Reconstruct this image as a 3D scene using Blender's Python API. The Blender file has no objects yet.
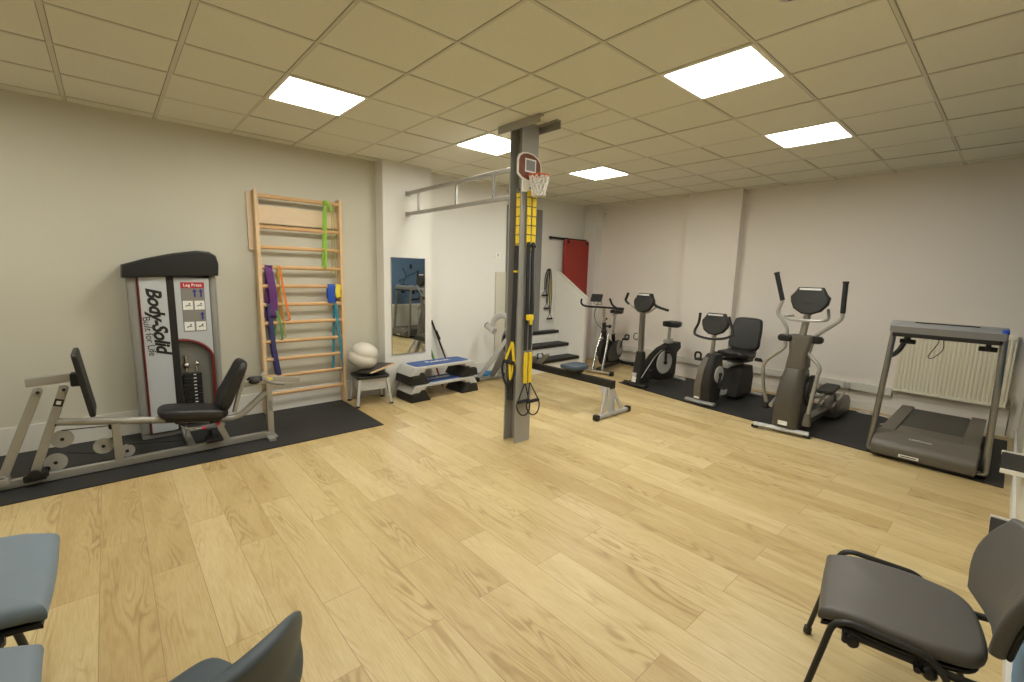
import bpy, bmesh, math, random
from mathutils import Vector, Matrix, Euler
random.seed(7)
PI = math.pi
SC = bpy.context.scene
COL = SC.collection
R = math.radians

# ------------------------------------------------------------------ materials
def new_mat(name):
    m = bpy.data.materials.new(name); m.use_nodes = True
    nt = m.node_tree; b = nt.nodes['Principled BSDF']
    return m, nt, b

def mat(name, col, rough=.5, metal=0., var=.06, scale=14., bump=0., bscale=180., coat=0., spec=.5):
    m, nt, b = new_mat(name)
    N, L = nt.nodes, nt.links
    tc = N.new('ShaderNodeTexCoord'); nz = N.new('ShaderNodeTexNoise')
    nz.inputs['Scale'].default_value = scale; nz.inputs['Detail'].default_value = 3
    L.new(tc.outputs['Object'], nz.inputs['Vector'])
    mx = N.new('ShaderNodeMix'); mx.data_type = 'RGBA'
    c1 = [max(0, c*(1-var)) for c in col]; c2 = [min(1, c*(1+var)) for c in col]
    mx.inputs[6].default_value = (*c1, 1); mx.inputs[7].default_value = (*c2, 1)
    L.new(nz.outputs['Fac'], mx.inputs[0]); L.new(mx.outputs[2], b.inputs['Base Color'])
    b.inputs['Roughness'].default_value = rough; b.inputs['Metallic'].default_value = metal
    b.inputs['Specular IOR Level'].default_value = spec
    if coat: b.inputs['Coat Weight'].default_value = coat
    if bump:
        n2 = N.new('ShaderNodeTexNoise'); n2.inputs['Scale'].default_value = bscale
        L.new(tc.outputs['Object'], n2.inputs['Vector'])
        bp = N.new('ShaderNodeBump'); bp.inputs['Strength'].default_value = bump; bp.inputs['Distance'].default_value = .002
        L.new(n2.outputs['Fac'], bp.inputs['Height']); L.new(bp.outputs['Normal'], b.inputs['Normal'])
    return m

def math_node(nt, op, a=None, b=None):
    n = nt.nodes.new('ShaderNodeMath'); n.operation = op
    for i, v in enumerate((a, b)):
        if v is None: continue
        if isinstance(v, (int, float)): n.inputs[i].default_value = v
        else: nt.links.new(v, n.inputs[i])
    return n.outputs[0]

def floor_mat():
    m, nt, b = new_mat('oak_planks'); N, L = nt.nodes, nt.links
    tc = N.new('ShaderNodeTexCoord')
    br = N.new('ShaderNodeTexBrick')
    br.offset = .37; br.offset_frequency = 2; br.squash = 1
    br.inputs['Scale'].default_value = 1.0
    br.inputs['Brick Width'].default_value = 1.25; br.inputs['Row Height'].default_value = .205
    br.inputs['Mortar Size'].default_value = .0016; br.inputs['Mortar Smooth'].default_value = .3; br.inputs['Bias'].default_value = 0.
    br.inputs['Color1'].default_value = (0, 0, 0, 1); br.inputs['Color2'].default_value = (1, 1, 1, 1)
    br.inputs['Mortar'].default_value = (.5, .5, .5, 1)
    L.new(tc.outputs['Object'], br.inputs['Vector'])
    sep = N.new('ShaderNodeSeparateColor'); L.new(br.outputs['Color'], sep.inputs[0])
    rnd = sep.outputs[0]
    # grain coordinates: long along the plank, shifted per plank
    mp = N.new('ShaderNodeMapping'); mp.inputs['Scale'].default_value = (1.0, 6.0, 1.0)
    L.new(tc.outputs['Object'], mp.inputs['Vector'])
    off = N.new('ShaderNodeCombineXYZ'); L.new(math_node(nt, 'MULTIPLY', rnd, 37.), off.inputs[0]); L.new(math_node(nt, 'MULTIPLY', rnd, 19.), off.inputs[1])
    add = N.new('ShaderNodeVectorMath'); add.operation = 'ADD'
    L.new(mp.outputs[0], add.inputs[0]); L.new(off.outputs[0], add.inputs[1])
    n1 = N.new('ShaderNodeTexNoise'); n1.inputs['Scale'].default_value = 1.7; n1.inputs['Detail'].default_value = 5; n1.inputs['Roughness'].default_value = .6; n1.inputs['Distortion'].default_value = .6
    L.new(add.outputs[0], n1.inputs['Vector'])
    # growth rings = iso-lines of a low noise
    n2 = N.new('ShaderNodeTexNoise'); n2.inputs['Scale'].default_value = .9; n2.inputs['Detail'].default_value = 2.5; n2.inputs['Distortion'].default_value = .5
    L.new(add.outputs[0], n2.inputs['Vector'])
    w = math_node(nt, 'SINE', math_node(nt, 'MULTIPLY', n2.outputs['Fac'], 95.))
    w = math_node(nt, 'ADD', math_node(nt, 'MULTIPLY', w, .5), .5)
    w = math_node(nt, 'POWER', w, 2.5)
    msk = N.new('ShaderNodeTexNoise'); msk.inputs['Scale'].default_value = 1.1; msk.inputs['Detail'].default_value = 1
    L.new(add.outputs[0], msk.inputs['Vector'])
    mr = N.new('ShaderNodeMapRange'); mr.inputs[1].default_value = .46; mr.inputs[2].default_value = .68
    L.new(msk.outputs['Fac'], mr.inputs[0])
    ring = math_node(nt, 'MULTIPLY', w, mr.outputs[0])
    # fine pores
    mp3 = N.new('ShaderNodeMapping'); mp3.inputs['Scale'].default_value = (5., 70., 1.)
    L.new(tc.outputs['Object'], mp3.inputs['Vector'])
    n3 = N.new('ShaderNodeTexNoise'); n3.inputs['Scale'].default_value = 2.; n3.inputs['Detail'].default_value = 3
    L.new(mp3.outputs[0], n3.inputs['Vector'])
    cr = N.new('ShaderNodeValToRGB')
    e = cr.color_ramp.elements
    e[0].position = .25; e[0].color = (.46, .335, .148, 1); e[1].position = .8; e[1].color = (.65, .535, .295, 1)
    x = e.new(.52); x.color = (.565, .445, .222, 1)
    t = math_node(nt, 'ADD', math_node(nt, 'MULTIPLY', n1.outputs['Fac'], .62), math_node(nt, 'MULTIPLY', rnd, .36))
    L.new(t, cr.inputs[0])
    mx = N.new('ShaderNodeMix'); mx.data_type = 'RGBA'; mx.blend_type = 'MULTIPLY'
    L.new(math_node(nt, 'MULTIPLY', ring, .55), mx.inputs[0]); L.new(cr.outputs[0], mx.inputs[6]); mx.inputs[7].default_value = (.52, .40, .27, 1)
    mx2 = N.new('ShaderNodeMix'); mx2.data_type = 'RGBA'; mx2.blend_type = 'MULTIPLY'
    mr3 = N.new('ShaderNodeMapRange'); mr3.inputs[1].default_value = .35; mr3.inputs[2].default_value = .62; mr3.inputs[3].default_value = .35; mr3.inputs[4].default_value = 0
    L.new(n3.outputs['Fac'], mr3.inputs[0])
    L.new(mr3.outputs[0], mx2.inputs[0]); L.new(mx.outputs[2], mx2.inputs[6]); mx2.inputs[7].default_value = (.74, .64, .5, 1)
    mx3 = N.new('ShaderNodeMix'); mx3.data_type = 'RGBA'
    L.new(math_node(nt, 'MULTIPLY', br.outputs['Fac'], .75), mx3.inputs[0]); L.new(mx2.outputs[2], mx3.inputs[6]); mx3.inputs[7].default_value = (.24, .15, .07, 1)
    L.new(mx3.outputs[2], b.inputs['Base Color'])
    b.inputs['Roughness'].default_value = .38
    b.inputs['Specular IOR Level'].default_value = .42
    bp = N.new('ShaderNodeBump'); bp.inputs['Strength'].default_value = .12; bp.inputs['Distance'].default_value = .002
    L.new(n3.outputs['Fac'], bp.inputs['Height']); L.new(bp.outputs['Normal'], b.inputs['Normal'])
    return m

def emit(name, col, strength):
    m, nt, b = new_mat(name)
    b.inputs['Base Color'].default_value = (.9, .9, .9, 1)
    b.inputs['Emission Color'].default_value = (*col, 1); b.inputs['Emission Strength'].default_value = strength
    return m

def stripe_mat(name, base, dark, axis, period, duty, offset=0.):
    """cross bars woven or printed across a strap"""
    m, nt, b = new_mat(name); N, L = nt.nodes, nt.links
    tc = N.new('ShaderNodeTexCoord'); s = N.new('ShaderNodeSeparateXYZ'); L.new(tc.outputs['Object'], s.inputs[0])
    f = math_node(nt, 'FRACT', math_node(nt, 'ADD', math_node(nt, 'DIVIDE', s.outputs[axis], period), offset))
    k = math_node(nt, 'LESS_THAN', f, duty)
    mx = N.new('ShaderNodeMix'); mx.data_type = 'RGBA'
    L.new(k, mx.inputs[0]); mx.inputs[6].default_value = (*base, 1); mx.inputs[7].default_value = (*dark, 1)
    L.new(mx.outputs[2], b.inputs['Base Color']); b.inputs['Roughness'].default_value = .7
    return m

M = dict(
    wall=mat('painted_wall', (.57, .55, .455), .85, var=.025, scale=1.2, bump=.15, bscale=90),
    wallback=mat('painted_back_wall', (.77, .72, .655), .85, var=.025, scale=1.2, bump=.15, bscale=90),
    wallwhite=mat('whiter_wall', (.73, .72, .675), .85, var=.02, scale=1.2, bump=.15, bscale=90),  # whiter tone for the pillar and far run of the left wall
    white=mat('white_paint', (.83, .815, .755), .5, var=.02),
    trim=mat('white_trim', (.70, .68, .62), .45, var=.02),
    tile=mat('ceiling_tile', (.74, .73, .62), .92, var=.04, scale=60, bump=.25, bscale=260),
    tbar=mat('ceiling_bar', (.62, .60, .50), .7, var=.04),
    gapshade=mat('painted_gap_shadow', (.33, .31, .24), .9),
    floor=floor_mat(),
    rubber=mat('black_rubber', (.017, .017, .017), .62, var=.25, scale=8, bump=.5, bscale=300),
    black=mat('black_plastic', (.010, .010, .010), .45, var=.15),
    vinyl=mat('black_vinyl', (.014, .0135, .013), .45, var=.12, bump=.15, bscale=240),
    foam=mat('black_foam_grip', (.012, .012, .013), .8, bump=.3, bscale=240),
    silver=mat('silver_powder_coat', (.37, .36, .325), .38, .4, var=.05),
    chrome=mat('brushed_chrome', (.62, .60, .56), .24, 1., var=.05),
    steel=mat('galvanised_steel', (.40, .39, .36), .42, .55, var=.14, scale=5),
    steelp=mat('grey_painted_steel', (.36, .355, .33), .45, .2, var=.08, scale=4),
    greyp=mat('grey_shroud', (.30, .295, .275), .42, .25, var=.04),
    panel=mat('pale_grey_panel', (.50, .53, .55), .4, .1, var=.03),
    dgrey=mat('dark_grey_plastic', (.022, .021, .019), .52, var=.1, spec=.3),
    tgrey=mat('taupe_grey_shell', (.085, .076, .063), .36, .2, var=.06),
    taupe=mat('taupe_plastic', (.115, .102, .082), .45, var=.06),
    belt=mat('running_belt', (.060, .055, .047), .6, var=.1, bump=.3, bscale=400),
    mgrey=mat('mid_grey_plastic', (.22, .22, .215), .45, var=.06),
    lgrey=mat('light_grey_plastic', (.46, .455, .43), .5, var=.05),
    wood=mat('pale_beech', (.66, .47, .27), .5, var=.1, scale=9),
    rung=mat('beech_rung', (.60, .37, .17), .42, var=.12, scale=9),
    ply=mat('pine_board', (.68, .54, .36), .6, var=.08, scale=7),
    dwood=mat('dark_brown_board', (.06, .05, .04), .5, var=.2),
    purple=mat('purple_rubber', (.115, .025, .16), .55), navy=mat('navy_rubber', (.035, .033, .13), .55, var=.3, scale=30),
    orange=mat('orange_rubber', (.75, .20, .025), .5), lime=mat('lime_rubber', (.25, .48, .04), .5),
    green=mat('green_rubber', (.09, .26, .05), .5, var=.4, scale=40), yellow=mat('yellow_rubber', (.72, .60, .04), .5), olive=mat('thin_olive_tube', (.42, .40, .10), .5),
    teal=mat('teal_rubber', (.02, .22, .33), .55, var=.15), blue=mat('blue_rubber', (.01, .07, .42), .5),
    strap=stripe_mat('yellow_strap', (.80, .58, .02), (.02, .02, .02), 2, .083, .10), blackstrap=mat('black_webbing', (.02, .02, .022), .75, bump=.3, bscale=300),
    yel=mat('yellow_webbing', (.80, .58, .02), .7, var=.08),
    red=mat('red_mat_vinyl', (.33, .03, .02), .5, var=.06), redline=mat('dark_red_line', (.16, .012, .012), .4), redlabel=mat('red_label', (.45, .015, .03), .4),
    smoke=mat('smoked_plastic', (.17, .17, .155), .25, var=.05),
    label=mat('label_grey', (.22, .21, .19), .5), labelw=mat('white_label', (.78, .78, .74), .5), ink=mat('black_ink', (.01, .01, .01), .5), inkb=mat('blue_ink', (.03, .03, .22), .5),
    stepblue=mat('blue_step_mat', (.03, .075, .24), .65, bump=.3), dblue=mat('slate_seat', (.05, .07, .095), .5),
    skyblue=mat('pale_blue_paint', (.42, .56, .66), .6), midblue=mat('mid_blue_paint', (.12, .26, .46), .6), wallblue=mat('blue_wall_paint', (.10, .17, .27), .8, var=.04),
    chairblue=mat('blue_grey_upholstery', (.175, .225, .27), .6, var=.06, bump=.2, bscale=350),
    chairgrey=mat('grey_upholstery', (.095, .09, .083), .5, var=.08, bump=.2, bscale=350),
    ball=mat('off_white_rubber', (.62, .585, .51), .45, var=.04),
    rad=mat('cream_radiator', (.80, .755, .60), .4, var=.02),
    hoopred=mat('basketball_print', (.16, .04, .010), .5, var=.98, scale=46), rimred=mat('orange_rim', (.62, .12, .04), .45), net=mat('white_net', (.75, .74, .70), .8),
    dsteel=mat('dark_satin_steel', (.30, .285, .255), .30, .85, var=.05), shaded=mat('shaded_blue_shell', (.055, .075, .092), .55, var=.08, bump=.15, bscale=300),  # shell: blue upholstery with its shade painted into the colour
    screen=mat('dark_screen', (.012, .012, .014), .15), screeng=mat('grey_screen', (.20, .21, .20), .3),
    discblue=mat('blue_foam', (.02, .16, .36), .6), flag=mat('red_stick', (.45, .05, .03), .5), ivory=mat('ivory_stick', (.72, .69, .60), .5),
    glow=emit('lit_panel', (1., .975, .90), 26.0),
    mirror=mat('mirror_glass', (.80, .83, .82), .015, 1., var=0.),
    badge=mat('warning_badge', (.80, .62, .10), .5),
)

# ------------------------------------------------------------------ mesh builder
def rrect(w, h, r, n=6):
    pts = []
    r = min(r, w/2-1e-4, h/2-1e-4)
    for cx, cy, a0 in ((w/2-r, h/2-r, 0), (-w/2+r, h/2-r, 90), (-w/2+r, -h/2+r, 180), (w/2-r, -h/2+r, 270)):
        for i in range(n+1):
            a = R(a0+90*i/n); pts.append((cx+r*math.cos(a), cy+r*math.sin(a)))
    return pts

def smooth_pts(P, k=6, closed=False):
    P = [Vector(p) for p in P]
    if len(P) < 3 or k < 2: return P
    out = []; n = len(P)
    rng = range(n) if closed else range(n-1)
    for i in rng:
        p1, p2 = P[i], P[(i+1) % n]
        p0 = P[i-1] if (closed or i > 0) else p1*2-p2
        p3 = P[(i+2) % n] if (closed or i+2 < n) else p2*2-p1
        for j in range(k):
            t = j/k
            out.append(.5*((2*p1)+(p2-p0)*t+(2*p0-5*p1+4*p2-p3)*t*t+(3*p1-p0-3*p2+p3)*t**3))
    if not closed: out.append(P[-1])
    return out

def round_pts(P, r, k=5):
    """polyline with its corners rounded by radius r (straight runs stay straight)"""
    P = [Vector(p) for p in P]; out = [P[0]]
    for i in range(1, len(P)-1):
        a, b, c = P[i-1], P[i], P[i+1]
        d1, d2 = (a-b), (c-b); l = min(r, d1.length*.48, d2.length*.48)
        s, e = b+d1.normalized()*l, b+d2.normalized()*l
        for j in range(k+1):
            t = j/k; out.append(s*(1-t)**2+b*2*t*(1-t)+e*t*t)
    out.append(P[-1]); return out

class MB:
    def __init__(s): s.bm = bmesh.new(); s.mi = 0
    def _f(s, vs):
        try:
            f = s.bm.faces.new(vs); f.material_index = s.mi; return f
        except ValueError: return None
    def rings(s, rings, cap=True, closed=True, loop=False):
        V = [[s.bm.verts.new(p) for p in r] for r in rings]
        n = len(V[0]); m = len(V)
        for i in range(m if loop else m-1):
            A, B = V[i], V[(i+1) % m]
            for j in range(n if closed else n-1):
                s._f((A[j], A[(j+1) % n], B[(j+1) % n], B[j]))
        if cap and not loop:
            s._f(tuple(reversed(V[0]))); s._f(tuple(V[-1]))
        return s
    def box(s, c, d, rot=None, bev=0.):
        """chamfered box: centre, full size, optional rotation matrix / euler tuple"""
        hx, hy, hz = d[0]/2, d[1]/2, d[2]/2
        M3 = Matrix.Identity(3)
        if rot is not None: M3 = Euler(rot).to_matrix() if isinstance(rot, tuple) else rot
        c = Vector(c)
        if bev <= 0 or bev*2.2 > min(d):
            bev = min(bev, min(d)*.3)
        if bev <= 1e-5:
            r = [[(-hx, -hy, z), (hx, -hy, z), (hx, hy, z), (-hx, hy, z)] for z in (-hz, hz)]
        else:
            def ring(i, z):
                return [(x, y, z) for x, y in rrect(2*(hx-i), 2*(hy-i), max(bev-i*.9, bev*.12), 2)]
            r = [ring(bev, -hz), ring(bev*.3, -hz+bev*.3), ring(0, -hz+bev), ring(0, hz-bev), ring(bev*.3, hz-bev*.3), ring(bev, hz)]
        return s.rings([[c+M3 @ Vector(p) for p in q] for q in r])
    def tube(s, P, r, seg=10, k=1, closed=False, flat=None, up=None, cap=True):
        """round (or flat=(a,b) oval / strap) section swept along points"""
        P = smooth_pts(P, k, closed) if k > 1 else [Vector(p) for p in P]
        n = len(P); T = []
        for i in range(n):
            if closed: t = P[(i+1) % n]-P[i-1]
            else: t = P[min(i+1, n-1)]-P[max(i-1, 0)]
            T.append(t.normalized())
        u = Vector(up) if up else (Vector((0, 0, 1)) if abs(T[0].z) < .9 else Vector((1, 0, 0)))
        u = (u-T[0]*u.dot(T[0])).normalized(); rings = []
        for i in range(n):
            if up: u = Vector(up)
            u = (u-T[i]*u.dot(T[i]))
            u = u.normalized() if u.length > 1e-6 else T[i].orthogonal().normalized()
            v = T[i].cross(u)
            rr = r[i*(len(r)-1)//(n-1)] if isinstance(r, (list, tuple)) else r
            if flat and seg == 4:
                a, b = flat; q = [(a, b), (-a, b), (-a, -b), (a, -b)]
            elif flat: q = [(flat[0]*math.cos(2*PI*j/seg), flat[1]*math.sin(2*PI*j/seg)) for j in range(seg)]
            else: q = [(rr*math.cos(2*PI*j/seg), rr*math.sin(2*PI*j/seg)) for j in range(seg)]
            rings.append([P[i]+u*a+v*b for a, b in q])
        return s.rings(rings, cap, True, closed)
    def beam(s, a, b, w, h, up=(0, 0, 1), bev=.004):
        """rectangular tube from a to b: w across, h along 'up'"""
        a, b, up = Vector(a), Vector(b), Vector(up); t = (b-a).normalized()
        u = (up-t*up.dot(t)).normalized(); v = t.cross(u)
        q = rrect(h, w, bev, 2)
        return s.rings([[p+u*x+v*y for x, y in q] for p in (a, b)])
    def cyl(s, a, b, r, r2=None, seg=18, bev=0.):
        a, b = Vector(a), Vector(b); t = (b-a); l = t.length; t.normalize(); u = t.orthogonal().normalized(); v = t.cross(u)
        r2 = r if r2 is None else r2
        prof = [(0, r), (l, r2)] if bev <= 0 else [(0, r-bev), (bev*.3, r-bev*.3), (bev, r), (l-bev, r2), (l-bev*.3, r2-bev*.3), (l, r2-bev)]
        return s.rings([[a+t*z+(u*math.cos(2*PI*j/seg)+v*math.sin(2*PI*j/seg))*q for j in range(seg)] for z, q in prof])
    def prism(s, poly, axis, a, b, bev=0.):
        """polygon (2-D, in the plane normal to axis) extruded from a to b with chamfered rims"""
        A = sum(poly[i][0]*poly[(i+1) % len(poly)][1]-poly[(i+1) % len(poly)][0]*poly[i][1] for i in range(len(poly)))
        def P(q, w):
            x, y = q
            return {'x': (w, x, y), 'y': (x, w, y), 'z': (x, y, w)}[axis]
        def inset(d):
            n = len(poly); out = []
            sg = 1 if A > 0 else -1
            for i in range(n):
                p0, p1, p2 = Vector(poly[i-1]), Vector(poly[i]), Vector(poly[(i+1) % n])
                e1, e2 = (p1-p0).normalized(), (p2-p1).normalized()
                n1, n2 = Vector((-e1.y, e1.x))*sg, Vector((-e2.y, e2.x))*sg
                m = (n1+n2); m = m/(max(.35, m.dot(n1))) if m.length > 1e-6 else n1
                out.append(p1+m*d)
            return out
        if bev <= 0: R_ = [(0, a), (0, b)]
        else:
            sg = 1 if b > a else -1
            R_ = [(bev, a), (bev*.3, a+sg*bev*.3), (0, a+sg*bev), (0, b-sg*bev), (bev*.3, b-sg*bev*.3), (bev, b)]
        return s.rings([[Vector(P(q, w)) for q in (inset(d) if d else poly)] for d, w in R_])
    def pad(s, outline, t, r=None, fn=None, crown=0., z0=0.):
        """cushion: a 2-D outline given thickness t (z0 .. z0+t), round edges, crowned top; fn bends it"""
        r = t*.5 if r is None else r
        cx = sum(p[0] for p in outline)/len(outline); cy = sum(p[1] for p in outline)/len(outline)
        W = max(max(abs(p[0]-cx), abs(p[1]-cy)) for p in outline)
        def ring(ins, z):
            k = 1-ins/W
            return [Vector((cx+(x-cx)*k, cy+(y-cy)*k, z)) for x, y in outline]
        rg = []
        for f in (.02, .3, .6, .85): rg.append(ring(r*.6+(W-r*.6)*(1-f), z0))
        for i in range(5):
            a = PI/2*i/4; rg.append(ring(r*(1-math.sin(a)), z0+r*(1-math.cos(a))))
        for i in range(5):
            a = PI/2*i/4; rg.append(ring(r*(1-math.cos(a)), z0+t-r+r*math.sin(a)))
        for f in (.85, .6, .3, .02):
            rg.append(ring(r+(W-r)*(1-f), z0+t+crown*(1-f*f)))
        if fn: rg = [[Vector(fn(*p)) for p in q] for q in rg]
        return s.rings(rg)
    def lathe(s, prof, c=(0, 0, 0), axis='z', seg=28):
        c = Vector(c); out = []
        for r, z in prof:
            ring = []
            for j in range(seg):
                a = 2*PI*j/seg; x, y = r*math.cos(a), r*math.sin(a)
                ring.append(c+Vector({'z': (x, y, z), 'x': (z, x, y), 'y': (y, z, x)}[axis]))
            out.append(ring)
        return s.rings(out)
    def ball(s, c, r, seg=18, n=10):
        rx, ry, rz = (r, r, r) if isinstance(r, (int, float)) else r; c = Vector(c)
        rg = []
        for i in range(n+1):
            a = -PI/2+PI*i/n; q = max(math.cos(a), .02)
            rg.append([c+Vector((rx*q*math.cos(2*PI*j/seg), ry*q*math.sin(2*PI*j/seg), rz*math.sin(a))) for j in range(seg)])
        return s.rings(rg)
    def xf(s, m, since=0):
        bmesh.ops.transform(s.bm, matrix=m, verts=list(s.bm.verts)[since:] if since == 0 else [v for i, v in enumerate(s.bm.verts) if i >= since]); return s
    def build(s, name, mats, parent=None, ang=38, wn=True, **kw):
        bmesh.ops.recalc_face_normals(s.bm, faces=s.bm.faces)
        me = bpy.data.meshes.new(name); s.bm.to_mesh(me); s.bm.free()
        for m in (mats if isinstance(mats, (list, tuple)) else [mats]): me.materials.append(M[m] if isinstance(m, str) else m)
        for p in me.polygons: p.use_smooth = True; 
        me.set_sharp_from_angle(angle=R(ang))
        o = bpy.data.objects.new(name, me); COL.objects.link(o)
        if wn: w_ = o.modifiers.new('weighted_normals', 'WEIGHTED_NORMAL'); w_.keep_sharp = True
        if parent is not None: o.parent = parent
        for k, v in kw.items(): o[k] = v
        return o

def tag(o, label=None, cat=None, group=None, kind=None):
    for k, v in (('label', label), ('category', cat), ('group', group), ('kind', kind)):
        if v: o[k] = v
    return o
def thing(name, label, cat, loc=(0, 0, 0), rz=0., group=None):
    o = bpy.data.objects.new(name, None); COL.objects.link(o); o.empty_display_size = .1
    o.location = loc; o.rotation_euler = (0, 0, R(rz))
    return tag(o, label, cat, group)
def copy_tree(o, parent=None):
    c = o.copy(); COL.objects.link(c)
    if parent is not None: c.parent = parent
    for ch in list(o.children): copy_tree(ch, c)
    return c
def text_mesh(name, body, size, m, parent, matrix, extrude=.001, shear=0., bold=0., space=1.):
    cu = bpy.data.curves.new(name, 'FONT'); cu.body = body; cu.size = size; cu.extrude = extrude
    cu.shear = shear; cu.offset = bold; cu.align_x = 'CENTER'; cu.align_y = 'CENTER'; cu.space_character = space; cu.resolution_u = 3
    t = bpy.data.objects.new(name+'_curve', cu); COL.objects.link(t)
    me = bpy.data.meshes.new_from_object(t.evaluated_get(bpy.context.evaluated_depsgraph_get()))
    bpy.data.objects.remove(t); bpy.data.curves.remove(cu)
    me.materials.clear(); me.materials.append(M[m]); me.transform(matrix); me.name = name
    o = bpy.data.objects.new(name, me); COL.objects.link(o)
    if parent is not None: o.parent = parent
    return o
def frame_mat(xa, ya, o):
    """matrix whose x axis is xa, y axis ya, origin o"""
    xa, ya = Vector(xa).normalized(), Vector(ya).normalized(); za = xa.cross(ya)
    m = Matrix((xa, ya, za)).transposed().to_4x4(); m.translation = Vector(o); return m
# ------------------------------------------------------------------ the room
XW, XR, YB, YN, ZC = -.165, 5.56, 7.41, -2.1, 2.973
XREC = -.45                                     # back of the recess the steps stand in
b = MB(); b.box(((XREC+XR)/2, (YN+YB)/2, -.06), (XR-XREC+.4, YB-YN+.4, .12)); tag(b.build('floor', 'floor'), 'pale oak plank floor', kind='structure')

# suspended ceiling: tiles with a visible T-bar grid on a 0.6 m module, lights sit in open cells
LIGHTS = [(1.2, 1.2), (1.2, 3.0), (1.2, 4.8), (3.6, 1.2), (3.6, 3.0), (3.6, 4.8), (1.2, -1.2)]
def is_light(x, y): return any(abs(x-lx) < .05 and abs(y-ly) < .05 for lx, ly in LIGHTS)
b = MB()
xs = [XREC-.02]+[.6*i for i in range(0, 10) if .6*i < XR-.02]+[XR+.02]
ys = [YN-.02]+[.6*j for j in range(-2, 13) if .6*j < YB-.02]+[YB+.02]
for i in range(len(xs)-1):
    for j in range(len(ys)-1):
        if is_light(xs[i], ys[j]): continue
        dz = .0015*math.sin(i*12.9+j*78.2)
        x0, x1, y0, y1 = xs[i]+.004, xs[i+1]-.004, ys[j]+.004, ys[j+1]-.004
        b.box(((x0+x1)/2, (y0+y1)/2, ZC+.011+dz), (x1-x0, y1-y0, .018))
# two rows of cut half tiles around the steel post
b.mi = 2
b.box(((xs[0]+xs[-1])/2, (ys[0]+ys[-1])/2, ZC+.13), (xs[-1]-xs[0]+.1, ys[-1]-ys[0]+.1, .02))
b.mi = 1
for x in xs[1:-1]:
    wide = .018
    b.box((x, (YN+YB)/2, ZC+.003), (wide, YB-YN, .010))
for y in ys[1:-1]:
    wide = .026 if y < .9 else .018
    b.box(((XREC+XR)/2, y, ZC+.0025), (XR-XREC, wide, .010))
for (x, y0, y1) in ((2.7, 1.8, 3.6),):
    pass
b.box((2.7, 3.3, ZC+.002), (.6, .014, .010)); b.box((2.7, 2.7, ZC+.002), (.6, .014, .010)); b.box((2.1, 2.7, ZC+.002), (.6, .014, .010)); b.box((2.1, 3.3, ZC+.002), (.6, .014, .010))
b.mi = 2  # dark strips along the bars, their edge shadow put into the colour
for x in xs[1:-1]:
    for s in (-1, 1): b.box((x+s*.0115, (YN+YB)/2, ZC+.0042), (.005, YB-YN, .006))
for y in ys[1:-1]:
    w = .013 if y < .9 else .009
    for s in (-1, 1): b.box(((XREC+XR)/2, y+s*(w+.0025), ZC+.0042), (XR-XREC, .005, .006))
tag(b.build('ceiling', ['tile', 'tbar', 'gapshade']), 'suspended ceiling of beige square tiles', kind='structure')

# left wall: main run, recess for the steps, corner pilaster
b = MB()
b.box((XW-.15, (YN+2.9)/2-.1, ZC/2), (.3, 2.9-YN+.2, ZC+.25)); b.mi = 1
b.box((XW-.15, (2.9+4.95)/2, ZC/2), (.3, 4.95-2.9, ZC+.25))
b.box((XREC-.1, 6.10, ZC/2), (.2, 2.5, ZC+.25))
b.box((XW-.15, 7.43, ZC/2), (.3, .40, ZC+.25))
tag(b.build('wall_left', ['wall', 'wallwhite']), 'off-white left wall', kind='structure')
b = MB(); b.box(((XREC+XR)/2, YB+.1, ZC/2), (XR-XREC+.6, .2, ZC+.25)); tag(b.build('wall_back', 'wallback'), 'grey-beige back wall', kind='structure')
b = MB(); b.box(((XREC+XR)/2, YN-.1, ZC/2), (XR-XREC+.6, .2, ZC+.25)); tag(b.build('wall_near', 'wall'), kind='structure')
b = MB()
b.box((XR+.1, (YN+YB)/2, .375), (.2, YB-YN+.4, .75)); b.box((XR+.1, (YN+YB)/2, ZC-.125), (.2, YB-YN+.4, .5))
b.box((XR+.1, (YN+3.6)/2, 1.7), (.2, 3.6-YN, 2.0))
b.mi = 1; b.box((XR+.1, (3.6+YB+.2)/2, 1.75), (.2, YB+.2-3.6, 2.0)); b.mi = 0
tag(b.build('wall_right', ['wall', 'wallblue']), 'right wall painted blue above a white dado', kind='structure')
# pillars
b = MB(); b.box((-.06, 3.10, ZC/2), (.20, .69, ZC+.2)); tag(b.build('pillar_left', 'wallwhite'), 'white wall pillar carrying the mirror', kind='structure')
b = MB(); b.box((2.06, YB-.03, ZC/2), (.84, .22, ZC+.2)); tag(b.build('pillar_back', 'wallback'), 'shallow pillar on the back wall', kind='structure')
# baseboards and dado trims
b = MB(); b.box((XW+.009, (YN+2.75)/2, .12), (.02, 2.75-YN, .24), bev=.004); b.box((XW+.009, 4.2, .12), (.02, 1.5, .24), bev=.004); tag(b.build('baseboard_left', 'trim'), kind='structure')
b = MB()
b.box((.70, YB-.008, .05), (1.8, .02, .10), bev=.003); b.box((4.0, YB-.008, .05), (3.12, .02, .10), bev=.003)
tag(b.build('baseboard_back', 'trim'), kind='structure')
# white cable trunking boxed along the back wall
b = MB()
for x0, x1, y in ((-.1, 1.63, YB), (2.49, 4.48, YB)): b.box(((x0+x1)/2, y-.03, .30), (x1-x0, .06, .10), bev=.006)
b.box((2.06, YB-.17, .30), (.90, .06, .10), bev=.006)
tag(b.build('trim_1', 'trim'), 'white cable trunking along the back wall', kind='structure')
b = MB(); b.box((XR-.012, (3.6+YB)/2, .75), (.028, YB-3.6, .05), bev=.004); tag(b.build('trim_2', 'trim'), kind='structure')
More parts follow.
